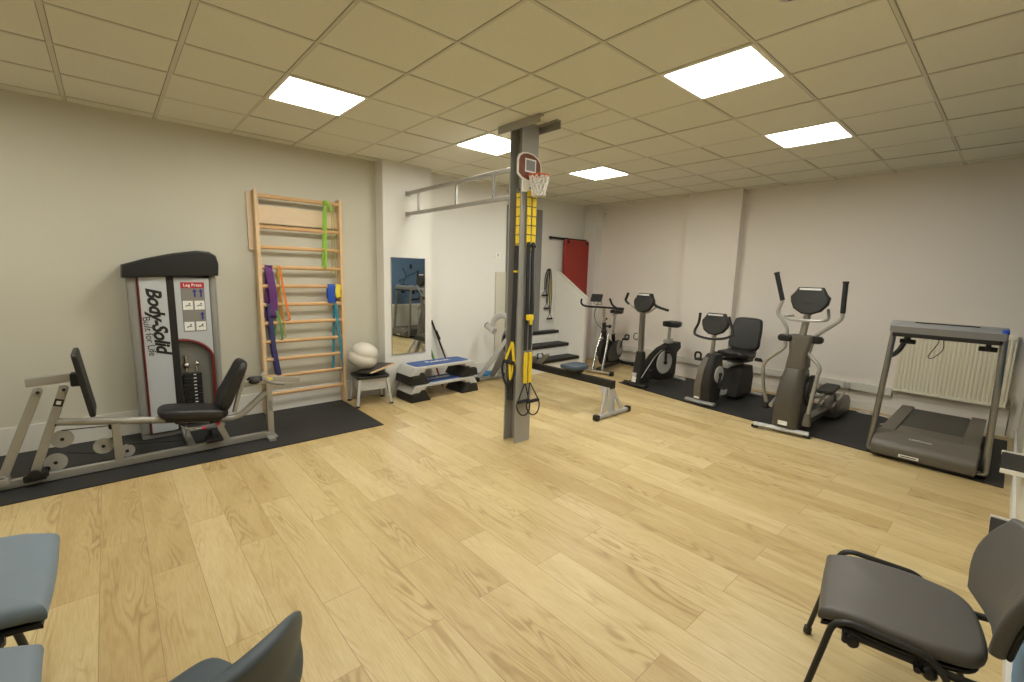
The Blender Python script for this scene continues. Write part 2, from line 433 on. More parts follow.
# grey door frame in the recess behind the post
b = MB(); 
for y in (5.22, 5.92): b.box((XREC+.03, y, 1.38), (.07, .13, 2.76), bev=.006)
b.box((XREC+.03, 5.57, 2.70), (.07, .58, .12), bev=.006)
b.mi = 1; b.box((XREC+.015, 5.57, 1.32), (.03, .58, 2.62), bev=.004)
b.mi = 2; b.cyl((XREC+.03, 5.36, 1.05), (XREC+.09, 5.36, 1.05), .01); b.cyl((XREC+.08, 5.36, 1.05), (XREC+.08, 5.47, 1.05), .009)
tag(b.build('door_1', ['mgrey', 'lgrey', 'chrome']), 'grey door frame in the recess behind the steel post', kind='structure')

# ------------------------------------------------------------------ ceiling lights
LN = {(1.2, 1.2): 'square lit ceiling panel nearest the wooden wall bars', (1.2, 3.0): 'square lit ceiling panel partly hidden by the steel post',
      (1.2, 4.8): 'small far lit ceiling panel right of the basketball hoop', (3.6, 3.0): 'largest lit ceiling panel, above right of the steel post',
      (3.6, 4.8): 'lit ceiling panel above the treadmill and elliptical', (3.6, 1.2): 'lit ceiling panel overhead, just before the largest panel',
      (1.2, -1.2): 'lit ceiling panel above the foot end of the leg press'}
proto = None
for lx, ly in LIGHTS:
    if proto is None:
        root = thing('ceiling_light', LN[(lx, ly)], 'ceiling light', (lx+.3, ly+.3, ZC), group='square ceiling light panels')
        b = MB()
        for s in (-1, 1):
            b.box((s*.286, 0, .004), (.026, .598, .022), bev=.003); b.box((0, s*.286, .004), (.546, .026, .022), bev=.003)
        b.box((0, 0, .024), (.59, .59, .012)); b.build('light_frame', 'white', root)
        b = MB(); b.box((0, 0, .009), (.546, .546, .010), bev=.002); b.build('diffuser', 'glow', root)
        proto = root
    else:
        r = copy_tree(proto); r.location = (lx+.3, ly+.3, ZC); r['label'] = LN[(lx, ly)]
root = thing('smoke_detector', 'round white smoke detector at the top edge of the ceiling', 'smoke detector', (4.50, 2.64, ZC))
b = MB(); b.lathe([(.03, .0), (.055, 0), (.058, -.006), (.05, -.02), (.02, -.03), (.004, -.031)]); b.build('housing', 'lgrey', root)
b = MB(); b.lathe([(.012, -.03), (.014, -.033), (.003, -.036)]); b.build('sensor_cap', 'dgrey', root)
root = thing('motion_sensor', 'small white motion sensor high in the far corner', 'motion sensor', (XW+.10, YB+.004, 2.83))
b = MB(); b.pad(rrect(.05, .09, .018), .04, .014, fn=lambda x, y, z: (x, -z, y)); b.build('housing', 'white', root)
b = MB(); b.pad(rrect(.03, .03, .008), .006, .003, fn=lambda x, y, z: (x, -.04-z, y-.015)); b.build('lens', 'lgrey', root)
b = MB(); b.pad(rrect(.09, .09, .01), .012, .004, fn=lambda x, y, z: (XW+z, 4.78+x, 1.92+y)); b.mi = 1; b.box((XW+.014, 4.78, 1.925), (.006, .03, .045), bev=.002)
tag(b.build('wall_switch', ['white', 'lgrey']), 'small white wall switch left of the steel post', 'switch')

# ------------------------------------------------------------------ steel post with ceiling channels
b = MB()
CX0, CX1, CY0, CY1 = 2.125, 2.297, 2.992, 3.188
for x in (CX0+.007, CX1-.007): b.box((x, (CY0+CY1)/2, ZC/2), (.014, CY1-CY0, ZC+.1), bev=.002)
b.box(((CX0+CX1)/2, (CY0+CY1)/2, ZC/2), (CX1-CX0-.02, .010, ZC+.1))
post = b.build('steel_column', 'steelp'); tag(post, 'grey steel post standing in the middle of the room', kind='structure')
for y in (CY0-.03, CY1+.03):
    b = MB(); s = -1 if y < 3.1 else 1
    b.box((2.26, y, ZC-.035), (.54, .012, .07), bev=.002); b.box((2.26, y-s*.026, ZC-.006), (.54, .05, .010), bev=.002)
    b.build('ceiling_channel', 'steel', post)

# ------------------------------------------------------------------ overhead ladder bar between pillar and post
root = thing('pull_up_rig', 'grey steel ladder bar running from white pillar to steel post', 'pull-up bar', (0, 0, 0))
for z in (2.612, 2.358):
    b = MB(); b.beam((.075, 3.09, z), (CX0-.002, 3.09, z), .04, .04, bev=.006); b.build('rail', 'steel', root)
    b = MB(); b.box((.045, 3.09, z), (.010, .060, .060), bev=.003); b.box((.06, 3.09, z), (.03, .045, .045), bev=.004); b.build('wall_bracket', 'steel', root)
for x in (.33, 1.13, 1.78):
    b = MB(); b.beam((x, 3.09, 2.376), (x, 3.09, 2.594), .028, .028, up=(1, 0, 0), bev=.004); b.build('strut', 'steel', root)

# ------------------------------------------------------------------ floor mats
def mat_slab(name, label, x0, x1, y0, y1, poly=None):
    b = MB()
    b.prism(poly or [(x0, y0), (x1, y0), (x1, y1), (x0, y1)], 'z', .0005, .0105, .003)
    return tag(b.build(name, 'rubber'), label, 'floor mat', 'black rubber floor mats')
mat_slab('rubber_mat', 'long black rubber mat under the leg press and wall bars', 0, 0, 0, 0, [(XW+.022, YN+.02), (1.00, YN+.02), (1.035, 2.24), (XW+.022, 2.25)])
mat_slab('rubber_mat', 'long black rubber mat under the cardio machines by the back wall', 0, 0, 0, 0, [(1.40, 5.98), (2.9, 5.74), (5.50, 5.50), (5.50, 7.20), (1.50, 7.20)])
# ------------------------------------------------------------------ leg press machine with its weight tower
lp = thing('leg_press_machine', 'leg press machine with tall grey weight tower on the left wall', 'exercise machine', (.72, .30, .0105))
ox, oy, oz = .72, .30, .0105
def L(x, y, z): return Vector((x-ox, y-oy, z-oz))
# base rail and cross feet
b = MB(); b.beam(L(.72, -.62, .045), L(.72, 1.20, .045), .05, .06, bev=.006); b.build('base_rail', 'silver', lp)
for y in (-.60, 1.205):
    b = MB(); b.beam(L(.58, y, .024), L(.86, y, .024), .06, .025, bev=.005)
    b.box(L(.72, y, .045), (.07, .07, .05), bev=.006); b.build('foot', 'silver', lp)
# parallelogram arms and top bar
for (y0, z0, y1, z1) in ((-.515, .10, -.287, .715), (-.355, .10, -.152, .715)):
    b = MB(); b.beam(L(.72, y0, z0), L(.72, y1, z1), .05, .055, up=(0, 1, 0), bev=.008)
    arm = b.build('swing_arm', 'silver', lp)
    for (y, z) in ((y0, z0), (y1, z1-.015)):
        b = MB(); b.cyl(L(.685, y, z), L(.76, y, z), .022, bev=.004); b.mi = 1; b.cyl(L(.755, y, z), L(.766, y, z), .011); b.build('pivot_bolt', ['silver', 'black'], arm)
    if y0 > -.4:
        b = MB(); f = .82; yy, zz = y0+(y1-y0)*f, z0+(z1-z0)*f
        b.box(L(.7465, yy, zz), (.004, .05, .055), rot=(-math.atan2(y1-y0, z1-z0), 0, 0)); b.mi = 1
        b.box(L(.7495, yy, zz), (.003, .026, .026), rot=(-math.atan2(y1-y0, z1-z0), 0, 0))
        b.build('warning_sticker', ['ink', 'labelw'], arm)
b = MB(); b.box(L(.72, -.355, .075), (.14, .12, .05), bev=.01)
for s in (-1, 1): b.cyl(L(.72+s*.075, -.355, .10), L(.72+s*.05, -.355, .10), .035, bev=.006); b.cyl(L(.72+s*.075, -.30, .09), L(.72+s*.05, -.30, .09), .02)
b.build('pivot_block', 'dgrey', lp)
b = MB(); b.box(L(.72, -.517, .075), (.12, .07, .06), bev=.01); b.build('pivot_block', 'silver', lp)
b = MB(); b.beam(L(.72, -.345, .772), L(.72, -.06, .785), .05, .062, bev=.007); b.build('push_bar', 'silver', lp)
# foot plate: upright slab facing the seat, slightly tilted
fp = MB()
fp.pad(rrect(.36, .50, .03), .035, .012, fn=lambda x, y, z: tuple(L(.72, -.058, .735)+Vector((x, z*.99-y*.135, y*.985+z*.135)))); plate = fp.build('foot_plate', 'black', lp)
b = MB(); b.box(L(.72, -.085, .765), (.09, .06, .10), bev=.01); b.build('plate_mount', 'dgrey', plate)
# inclined seat rail and its posts
b = MB(); P = round_pts([L(.72, -.215, .455), L(.72, .80, .275), L(.72, .955, .255), L(.72, 1.13, .40), L(.72, 1.205, .47)], .10, 5)
b.tube(P, .03, seg=12, flat=(.03, .026)); b.build('seat_rail', 'silver', lp)
b = MB(); b.box(L(.72, -.222, .457), (.05, .012, .06), bev=.004); b.cyl(L(.72, -.228, .457), L(.72, -.245, .457), .012); b.build('rail_cap', 'black', lp)
b = MB(); b.beam(L(.72, .113, .07), L(.72, .113, .375), .05, .055, up=(0, 1, 0), bev=.006); b.build('rail_post', 'silver', lp)
b = MB(); b.beam(L(.72, 1.222, .03), L(.72, 1.222, .57), .055, .055, up=(0, 1, 0), bev=.006); b.box(L(.72, 1.222, .018), (.11, .10, .014), bev=.003)
b.mi = 1; b.box(L(.7485, 1.222, .33), (.004, .030, .10)); post = b.build('rear_post', ['silver', 'mgrey'], lp)
# seat pad on carriage
al = math.atan2(.255-.455, .955+.215)*.95
def seatfn(cx, cy, cz, a):
    def f(x, y, z): return tuple(L(cx, cy, cz)+Vector((x, y*math.cos(a)-z*math.sin(a), y*math.sin(a)+z*math.cos(a))))
    return f
b = MB(); b.pad(rrect(.30, .50, .10, 7), .085, .035, fn=seatfn(.72, .62, .335, al), crown=.008); seat = b.build('seat', 'vinyl', lp)
b = MB(); b.box(L(.72, .62, .318), (.16, .40, .03), rot=(al, 0, 0), bev=.006)
for s in (-1, 1): b.cyl(L(.72+s*.07, .50, .335), L(.72+s*.10, .50, .335), .022); b.cyl(L(.72+s*.07, .74, .29), L(.72+s*.10, .74, .29), .022)
b.build('seat_carriage', 'black', seat)
b = MB(); b.tube(round_pts([L(.83, .52, .30), L(.85, .56, .265), L(.85, .66, .255)], .03), .010, seg=8); b.mi = 1; b.tube([L(.85, .66, .255), L(.85, .69, .252)], .012, seg=8); b.build('seat_lever', ['chrome', 'redlabel'], seat)
b = MB(); b.beam(L(.72, .80, .24), L(.72, .86, .06), .045, .05, up=(0, 1, 0), bev=.006); b.mi = 1; b.cyl(L(.70, .79, .25), L(.78, .79, .25), .016); b.build('adjuster_strut', ['silver', 'redlabel'], lp)
b = MB(); b.box(L(.72, .76, .10), (.16, .12, .025), bev=.006); b.cyl(L(.66, .74, .12), L(.66, .74, .16), .018); b.cyl(L(.78, .79, .12), L(.78, .79, .15), .016); b.build('adjuster_bracket', 'dgrey', lp)
# back pad: leaning, with lumbar bulge
def backfn(x, y, z):
    t = (y+.24)/.48; bul = .030*math.exp(-((t-.35)/.22)**2)
    a = R(24); yy = z-bul*(1 if z > .03 else .2) if False else z
    q = Vector((x, 0, 0)); up = Vector((0, math.sin(a), math.cos(a))); fwd = Vector((0, -math.cos(a), math.sin(a)))
    return tuple(L(.72, .955, .565)+q+up*y+fwd*(z+(bul if z > .03 else 0)))
b = MB(); b.pad(rrect(.30, .48, .09, 7), .07, .03, fn=backfn, crown=.006); bk = b.build('backrest', 'vinyl', lp)
b = MB(); b.beam(L(.72, .985, .50), L(.72, 1.03, .66), .05, .03, up=(0, 1, 0), bev=.004); b.beam(L(.72, .93, .315), L(.72, .985, .52), .045, .03, up=(0, 1, 0), bev=.004); b.build('backrest_support', 'silver', bk)
# hand grips behind the seat
b = MB(); b.beam(L(.72, 1.02, .565), L(.72, 1.24, .575), .05, .05, bev=.006)
b.tube(round_pts([L(.42, 1.25, .585), L(.55, 1.20, .585), L(.89, 1.20, .585), L(1.0, 1.30, .585)], .08), .016)
b.build('handle_bar', 'silver', lp)
b = MB(); b.beam(L(.72, 1.24, .585), L(.72, 1.50, .545), .045, .048, bev=.006); b.build('rear_lever', 'silver', lp)
b = MB(); 
for s in (-1, 1): b.ball(L(.72+s*.04, 1.10, .59), (.035, .05, .03), 12, 8)
b.cyl(L(.72, 1.07, .595), L(.72, 1.17, .595), .03, bev=.006); b.mi = 1; b.box(L(.746, 1.235, .59), (.006, .045, .03)); b.build('locking_knob', ['black', 'badge'], lp)
# cable pulleys
for (y, z, r) in ((-.20, .300, .066), (-.25, .125, .066), (.025, .190, .062), (.165, .115, .050)):
    b = MB(); b.lathe([(.012, -.012), (r, -.012), (r, -.008), (r-.008, -.002), (r-.008, .002), (r, .008), (r, .012), (.012, .012)], L(.655, y, z), 'x', 26); pl = b.build('pulley', 'lgrey', lp)
    b = MB(); b.cyl(L(.640, y, z), L(.674, y, z), .012); b.build('pulley_bolt', 'black', pl)
b = MB()
for P in ([L(.655, -.20, .366), L(.655, .10, .345)], [L(.655, -.25, .060), L(.655, .165, .066)], [L(.655, -.19, .185), L(.655, .02, .127)], [L(.655, .17, .165), L(.655, .55, .11), L(.30, .60, .09)]): b.tube(P, .004, seg=6)
b.build('steel_cable', 'black', lp)
b = MB(); b.box(L(.69, .10, .355), (.05, .06, .05), bev=.006); b.cyl(L(.655, .085, .345), L(.70, .085, .345), .02); b.build('cable_bracket', 'dgrey', lp)
b = MB(); b.beam(L(.72, .60, .05), L(.10, .60, .05), .05, .05, bev=.006); b.build('cross_rail', 'silver', lp)

# weight tower
TX = .15                                         # front face
def TY(t, z): return .262+(.955-.262)*t
tw = MB()
for y0, y1, x0 in ((.275, .350, .135), (.885, .950, .135)):
    tw.box(L((x0-.135)/2, (y0+y1)/2, .80), (x0+.135, y1-y0, 1.50), bev=.025)
tw.box(L(-.10, .61, .80), (.05, .60, 1.48)); tw.box(L(.0, .61, .034), (.26, .66, .04), bev=.006)
tower = tw.build('weight_tower', 'greyp', lp)
b = MB(); b.box(L(.135, .452, .80), (.022, .205, 1.47), bev=.006); b.build('left_panel', 'panel', tower)
b = MB(); b.box(L(.137, .3535, .80), (.024, .010, 1.47)); b.build('red_pinstripe', 'redline', tower)
b = MB(); b.box(L(.128, .582, .80), (.022, .060, 1.47), bev=.004); b.build('dark_mullion', 'dgrey', tower)
# right panel: pale upper part cut away by a red arch
arch = [(.612, 1.52), (.885, 1.52), (.885, .74)]
for i in range(9):
    a = R(8+82*i/8); arch.append((.612+.273*math.cos(a), .74+.20*math.sin(a)) )
b = MB(); b.prism([(p[0]-oy, p[1]-oz) for p in arch], 'x', .120-ox, .142-ox, .003); b.build('right_panel', 'panel', tower)
b = MB(); P = [L(.142, .612+.262*math.cos(R(90*i/10)), .735+.20*math.sin(R(90*i/10))) for i in range(10, -1, -1)]+[L(.142, .874, .06)]
b.tube(P, .012, seg=8, flat=(.013, .012)); b.build('red_arch_trim', 'redline', tower)
b = MB(); b.box(L(.098, .745, .50), (.006, .27, .90)); b.build('smoked_shield', 'smoke', tower)
ws = MB()
for i in range(15): ws.box(L(.116, .70, .11+i*.034), (.036, .15, .030), bev=.004)
ws.mi = 1
for i in range(15): ws.box(L(.1345, .718, .11+i*.034), (.003, .022, .010))
stack = ws.build('weight_stack', ['black', 'labelw'], tower)
b = MB(); b.cyl(L(.11, .66, .62), L(.11, .66, .78), .016); b.cyl(L(.11, .74, .62), L(.11, .74, .72), .010); b.ball(L(.11, .66, .68), .03, 12, 8); b.ball(L(.11, .745, .69), .022, 12, 8); b.build('guide_rods', 'chrome', stack)
# cap: rising, curved black hood
cap = [(.246, 1.515), (.965, 1.545), (.972, 1.66), (.955, 1.735), (.90, 1.772), (.80, 1.778), (.62, 1.745), (.42, 1.69), (.252, 1.628)]
b = MB(); b.prism([(p[0]-oy, p[1]-oz) for p in cap], 'x', -.145-ox, .19-ox, .022); b.build('tower_cap', 'black', tower)
m = frame_mat((0, .16, -.985), (0, .985, .16), L(.1475, .462, 1.13))
text_mesh('brand_lettering', 'Body-Solid', .150, 'ink', tower, frame_mat((0, .07, -1), (0, 1, .07), L(.1475, .470, 1.13)), shear=.34, bold=.005, space=.93)
text_mesh('slogan_lettering', 'Built for Life', .078, 'ink', tower, frame_mat((0, .07, -1), (0, 1, .07), L(.1475, .398, .985)), space=.95)
b = MB(); b.box(L(.1435, .752, 1.245), (.004, .185, .47), bev=.001); b.mi = 1; b.box(L(.1465, .752, 1.452), (.003, .185, .055)); b.mi = 2
for y in (.706, .798):
    for z in (1.262, 1.062): b.box(L(.1465, y, z), (.003, .078, .085))
b.mi = 3
for y, z in ((.765, 1.375), (.815, 1.375), (.815, 1.158)): b.box(L(.1465, y, z-.01), (.003, .014, .05)); b.prism([(y-.02-oy, z+.014-oz), (y+.02-oy, z+.014-oz), (y-oy, z+.04-oz)], 'x', .145-ox, .148-ox)
b.mi = 4
for y in (.706, .798):
    for z in (1.262, 1.062): b.tube([L(.149, y-.02, z-.01), L(.149, y, z), L(.149, y+.02, z-.004)], .004, seg=5); b.ball(L(.149, y+.012, z+.014), .007, 8, 6)
pl = b.build('instruction_placard', ['label', 'redlabel', 'labelw', 'inkb', 'ink'], tower)
text_mesh('placard_lettering', 'Leg Press', .038, 'labelw', pl, frame_mat((0, 1, 0), (0, 0, 1), L(.149, .752, 1.452)), bold=.0006)
m_ = tower

# ------------------------------------------------------------------ wall bars
wb = thing('wall_bars', 'tall pale wooden wall bars with eleven rungs on the left wall', 'wall bars', (-.10, 1.81, .0105))
b0 = MB
def W_(x, y, z): return Vector((x+.10, y-1.81, z-.0105))
for y in (1.375, 2.257):
    b = MB(); b.box(W_(-.085, y, 1.225), (.115, .038, 2.43), bev=.006); b.build('upright', 'wood', wb)
RZ = [2.382, 2.064, 1.853, 1.640, 1.435, 1.232, 1.030, .822, .621, .425, .226]
for i, z in enumerate(RZ):
    b = MB(); x = -.045 if i == 0 else -.068
    b.tube([W_(x, 1.39, z), W_(x, 2.243, z)], .018, seg=14, flat=(.021, .016)); b.build('rung', 'rung', wb)
b = MB(); b.box(W_(-.12, 1.816, 2.20), (.024, .85, .19), bev=.003); b.build('top_board', 'ply', wb)
for y in (1.315,):
    b = MB(); b.box(W_(-.145, y+.02, 2.12), (.030, .06, .60), bev=.004); b.build('wall_batten', 'ply', wb)

# ------------------------------------------------------------------ bands hung on the wall bars
def loop_band(name, label, m, y, ztop, zbot, w, x=-.068, spread=.035, th=.0035, sway=0., grp='elastic bands on the wall bars', rr=.021, ylow=None, skew=0.):
    """flat rubber loop folded over a rung: front run and back run down to a closed bottom bend"""
    yl = y if ylow is None else ylow; P = []
    n = 10
    for i in range(n+1):                             # back run, upwards
        t = i/n; P.append((x-rr*.9-(.004)*math.sin(PI*t), yl+(y-yl)*t+sway*math.sin(PI*t)-spread*(1-t)*.5, zbot+(ztop-zbot)*t))
    for i in range(1, 6): a = PI*(1-i/6); P.append((x+rr*math.cos(a), y, ztop+rr*math.sin(a)))
    for i in range(n+1):
        t = 1-i/n; P.append((x+rr*.9+.006*math.sin(PI*t), yl+(y-yl)*t+sway*math.sin(PI*t*1.2)+spread*(1-t)*.5, zbot+(ztop-zbot)*t))
    b = MB(); b.tube(smooth_pts(P+[(x, yl, zbot-.012)], 2, True), .01, seg=4, flat=(w/2, th/2), up=(0, 1, 0), closed=True)
    return tag(b.build(name, m), label, 'resistance band', grp)
loop_band('resistance_band', 'wide purple resistance band looped over a middle rung', 'purple', 1.468, 1.640, 1.105, .075, sway=.012, spread=.055)
loop_band('resistance_band', 'long navy band hanging below the purple band', 'navy', 1.446, 1.232, .450, .046, sway=-.012, ylow=1.512, spread=.012)
loop_band('resistance_band', 'narrow orange resistance band beside the purple one', 'orange', 1.572, 1.640, 1.065, .022, ylow=1.625, spread=.06, sway=-.006)
loop_band('resistance_band', 'tangled green tube band right of the navy band', 'green', 1.512, 1.232, .845, .022, ylow=1.530, spread=.07, sway=.012, rr=.020)
loop_band('resistance_band', 'thin olive tube band ending below the orange band', 'olive', 1.555, 1.640, .870, .009, ylow=1.59, spread=.03, th=.009, rr=.024)
lime = loop_band('resistance_band', 'bright lime green band knotted on the top rung', 'lime', 2.085, 2.385, 1.66, .026, x=-.045, spread=.02, ylow=2.055, rr=.022)
loop_band('resistance_band', 'thin yellow-green cord hanging right of the lime band', 'olive', 2.175, 2.382, 1.59, .007, x=-.045, spread=.03, th=.007, ylow=2.16)
b = MB(); b.ball((-.03, 2.088, 2.385), (.03, .035, .03), 12, 8); b.tube(smooth_pts([(-.02, 2.10, 2.39), (-.012, 2.135, 2.35), (-.02, 2.14, 2.29)], 4), .006, seg=4, flat=(.012, .002), up=(0, 1, 0))
kn = b.build('knot', 'lime', lime)
loop_band('resistance_band', 'long teal band hanging at the lower right of the wall bars', 'teal', 2.170, 1.232, .425, .030, ylow=2.190, spread=.11, sway=.0)
# folded blue and yellow flat band over a rung
bt = thing('folded_band', 'short blue and yellow flat band folded over a right-hand rung', 'resistance band', (-.068, 2.165, 1.435))
for y, w, m, zb in ((-.035, .085, 'blue', -.19), (.045, .06, 'yellow', -.13)):
    b = MB(); P = [(-.024, y, zb+.05), (-.022, y, -.01), (-.016, y, .014), (0, y, .022), (.016, y, .014), (.024, y, -.01), (.028, y-.01, zb*.5), (.026, y, zb)]
    b.tube(smooth_pts(P, 3), .01, seg=4, flat=(w/2, .004), up=(0, 1, 0)); b.build('band_half', m, bt)

# ------------------------------------------------------------------ mirror
mi = thing('wall_mirror', 'tall narrow frameless mirror on the white pillar', 'mirror', (.041, 3.095, 1.18))
b = MB(); b.box((.006, 0, 0), (.010, .485, 1.25)); b.build('glass', 'mirror', mi)
b = MB()
for s in (-1, 1): b.box((.006, s*.2445, 0), (.014, .006, 1.258)); b.box((.006, 0, s*.6265), (.014, .495, .006))
b.build('edge_strip', 'steel', mi)
# blue runner figure on the right-hand wall, seen only in the mirror
fg = MB(); xx = XR-.004
def st(P, r): fg.tube(smooth_pts([(xx, y, z) for y, z in P], 4), r, seg=6, flat=(.003, r))
st([(5.95, 1.72), (6.02, 1.58), (6.05, 1.47)], .022); st([(6.05, 1.50), (6.22, 1.56), (6.45, 1.68)], .018); st([(6.05, 1.47), (5.86, 1.38), (5.98, 1.27)], .022); st([(5.98, 1.27), (5.90, 1.14)], .018); st([(6.05, 1.47), (5.98, 1.33), (6.16, 1.18)], .018)
fg.ball((xx, 6.20, 1.76), (.003, .045, .07), 14, 8)
tag(fg.build('wall_decal', 'ink'), 'black stick-figure emblem on the blue wall, seen in the mirror', 'wall decal')

# ------------------------------------------------------------------ footstool with wobble board and balance ball
fs = thing('footstool', 'low grey step stool with black top beside the wall bars', 'stool', (.135, 2.50, 0), -8)
b = MB(); b.pad(rrect(.36, .40, .04), .035, .010, z0=.335); b.build('top', 'black', fs)
b = MB()
for s in (-1, 1): b.box((s*.150, 0, .265), (.014, .32, .14), bev=.003); b.box((0, s*.165, .265), (.30, .014, .14), bev=.003)
b.build('apron', 'lgrey', fs)
for sx in (-1, 1):
    for sy in (-1, 1):
        b = MB(); b.beam((sx*.150, sy*.165, .335), (sx*.185, sy*.205, .015), .032, .032, up=(1, 0, 0), bev=.005); lg = b.build('leg', 'lgrey', fs)
        b = MB(); b.box((sx*.186, sy*.206, .012), (.042, .042, .024), bev=.006); b.build('rubber_foot', 'black', lg)
rt = thing('wobble_board', 'dark brown board tilted on the stool under the white ball', 'balance board', (.16, 2.55, .3715))
rm = Euler((R(10), R(-7), R(12))).to_matrix()
b = MB(); b.box((0, 0, .064), (.34, .38, .018), rot=rm, bev=.004); b.build('board', 'dwood', rt)
b = MB(); b.box(rm @ Vector((.172, 0, 0))+Vector((0, 0, .064)), (.006, .38, .020), rot=rm); b.build('board_edge', 'wood', rt)
b = MB(); b.lathe([(.01, 0), (.04, .002), (.06, .02), (.06, .045), (.01, .05)]); b.build('rocker', 'dwood', rt)
bl = thing('balance_cushion', 'off-white double-domed balance cushion resting on the footstool', 'balance ball', (.085, 2.40, .455))
prof = [(.01, .006), (.08, .0), (.125, .022), (.155, .065), (.165, .11), (.158, .150), (.146, .170), (.152, .190), (.150, .235), (.128, .285), (.085, .32), (.04, .335), (.01, .338)]
b = MB(); b.lathe(prof, seg=36); b.xf(Matrix.Rotation(R(-17), 4, 'X') @ Matrix.Rotation(R(6), 4, 'Y') @ Matrix.Diagonal((1.06, 1.06, .90, 1))); b.build('air_body', 'ball', bl)
b = MB(); b.lathe([(.147, .163), (.153, .167), (.153, .175), (.147, .179)], seg=36); b.xf(Matrix.Rotation(R(-17), 4, 'X') @ Matrix.Rotation(R(6), 4, 'Y') @ Matrix.Diagonal((1.06, 1.06, .90, 1))); b.build('seam_ring', 'ivory', bl)

# ------------------------------------------------------------------ two stacked aerobic steps
def aerobic_step(label, z, dx):
    s = thing('step_platform', label, 'aerobic step', (.31+dx, 3.40, z), 1.5, group='stacked aerobic steps')
    # local: long axis = y
    for sg in (-1, 1):
        b = MB(); b.prism([(sg*.535, 0), (sg*.515, .10), (sg*.40, .105), (sg*.385, .135), (sg*.335, .135), (sg*.315, .10), (sg*.27, .03), (sg*.25, 0)], 'x', -.205, .205, .012); b.build('riser', 'dgrey', s)
    prof = [(-.20, .0), (.20, .0), (.17, .075), (.135, .105), (-.135, .105), (-.17, .075)]
    b = MB()
    for sg in (-1, 1):
        rg = []
        for y, k, zt in ((.515, 1., 0), (.50, .98, .0), (.455, .90, .0), (.25, .86, .0)):
            pass
    # deck: bridge-shaped body, hollow under the middle
    side = [(-.53, 0.), (-.48, .085), (-.462, .105), (.462, .105), (.48, .085), (.53, 0.), (.40, 0.), (.385, .028), (.325, .030), (.31, .066), (-.31, .066), (-.325, .030), (-.385, .028), (-.40, 0.)]
    b.prism([(p[0], p[1]+.11) for p in side], 'x', -.19, .19, .016); b.build('deck', 'lgrey', s)
    b = MB(); b.pad(rrect(.29, .84, .05), .008, .003, z0=.2145); tp = b.build('top_mat', 'stepblue', s)
    text_mesh('deck_lettering', 'Reebok', .12, 'ivory', tp, frame_mat((0, 1, 0), (-1, 0, 0), (-.02, 0, .2235)), extrude=.0006, bold=.002)
    return s
aerobic_step('lower aerobic step with blue top, under the other step', 0, -.015)
aerobic_step('upper aerobic step with blue top, stacked on the other step', .2245, -.03)

# ------------------------------------------------------------------ sticks leaning in the corner behind the steps
for (lab, m, y0, y1, z1, r) in (('black exercise stick leaning on the wall behind the steps', 'black', 3.86, 3.56, .95, .012),
                              ('slim ivory stick leaning behind the steps, beside the black one', 'ivory', 3.93, 3.64, .80, .010),
                              ('red and green stick leaning behind the steps', 'flag', 3.64, 3.49, .68, .014)):
    s = thing('exercise_stick', lab, 'stick', (0, 0, 0))
    b = MB(); A, B_ = Vector((.03, y0, .006)), Vector((XW+.02, y1, z1)); b.cyl(A, B_, r, seg=12); b.build('shaft', m, s)
    b = MB(); d = (B_-A).normalized(); b.cyl(B_-d*(.14 if m != 'flag' else .34), B_+d*.004, r+.003, seg=12); b.build('grip', 'green' if m == 'flag' else 'foam', s)
# ------------------------------------------------------------------ mini basketball hoop on the post
hp = thing('basketball_hoop', 'mini basketball hoop with printed backboard high on the steel post', 'basketball hoop', (2.30, 3.065, 2.59))
out = [(-.148, .045), (-.132, .085), (-.09, .112), (-.03, .122), (.04, .116), (.10, .09), (.14, .05), (.15, .0), (.148, -.09), (.10, -.115), (-.02, -.128), (-.10, -.108), (-.148, -.075)]
b = MB(); b.prism(out, 'x', .004, .018, .003); bb = b.build('backboard', 'white', hp)
b = MB(); b.prism([(y*.90, z*.90) for y, z in out], 'x', .0181, .0205, .0005); b.build('printed_face', 'hoopred', bb)
b = MB(); b.box((.0215, .005, .01), (.002, .135, .115)); b.build('target_border', 'white', bb)
b = MB(); b.box((.0230, .005, .01), (.0015, .108, .09)); b.build('target_square', 'screeng', bb)
b = MB()
for s in (-.05, .045): b.tube(round_pts([(.012, s, .10), (.03, s, .13), (.0, s, .15), (-.006, s, .10)], .02), .006, seg=8)
rc = Vector((.115, .025, -.085)); P = [rc+Vector((.09*math.cos(2*PI*i/24), .09*math.sin(2*PI*i/24), 0)) for i in range(24)]
b = MB(); b.tube(P, .007, seg=8, closed=True); b.box((.03, .025, -.085), (.03, .06, .035), bev=.005); b.build('rim', 'rimred', hp)
b = MB(); NR = [(.088, 0), (.080, -.05), (.066, -.10), (.058, -.15), (.062, -.175)]
for k in range(12):
    for s in (-1, 1):
        P = []
        for i, (r, z) in enumerate(NR):
            a = 2*PI*(k+s*i*.5)/12; P.append(rc+Vector((r*math.cos(a), r*math.sin(a), z)))
        b.tube(P, .006, seg=5)
b.build('net', 'net', hp)
b = MB(); b.box((.012, .0, -.165), (.016, .17, .11), bev=.004); b.build('back_plate', 'white', hp)
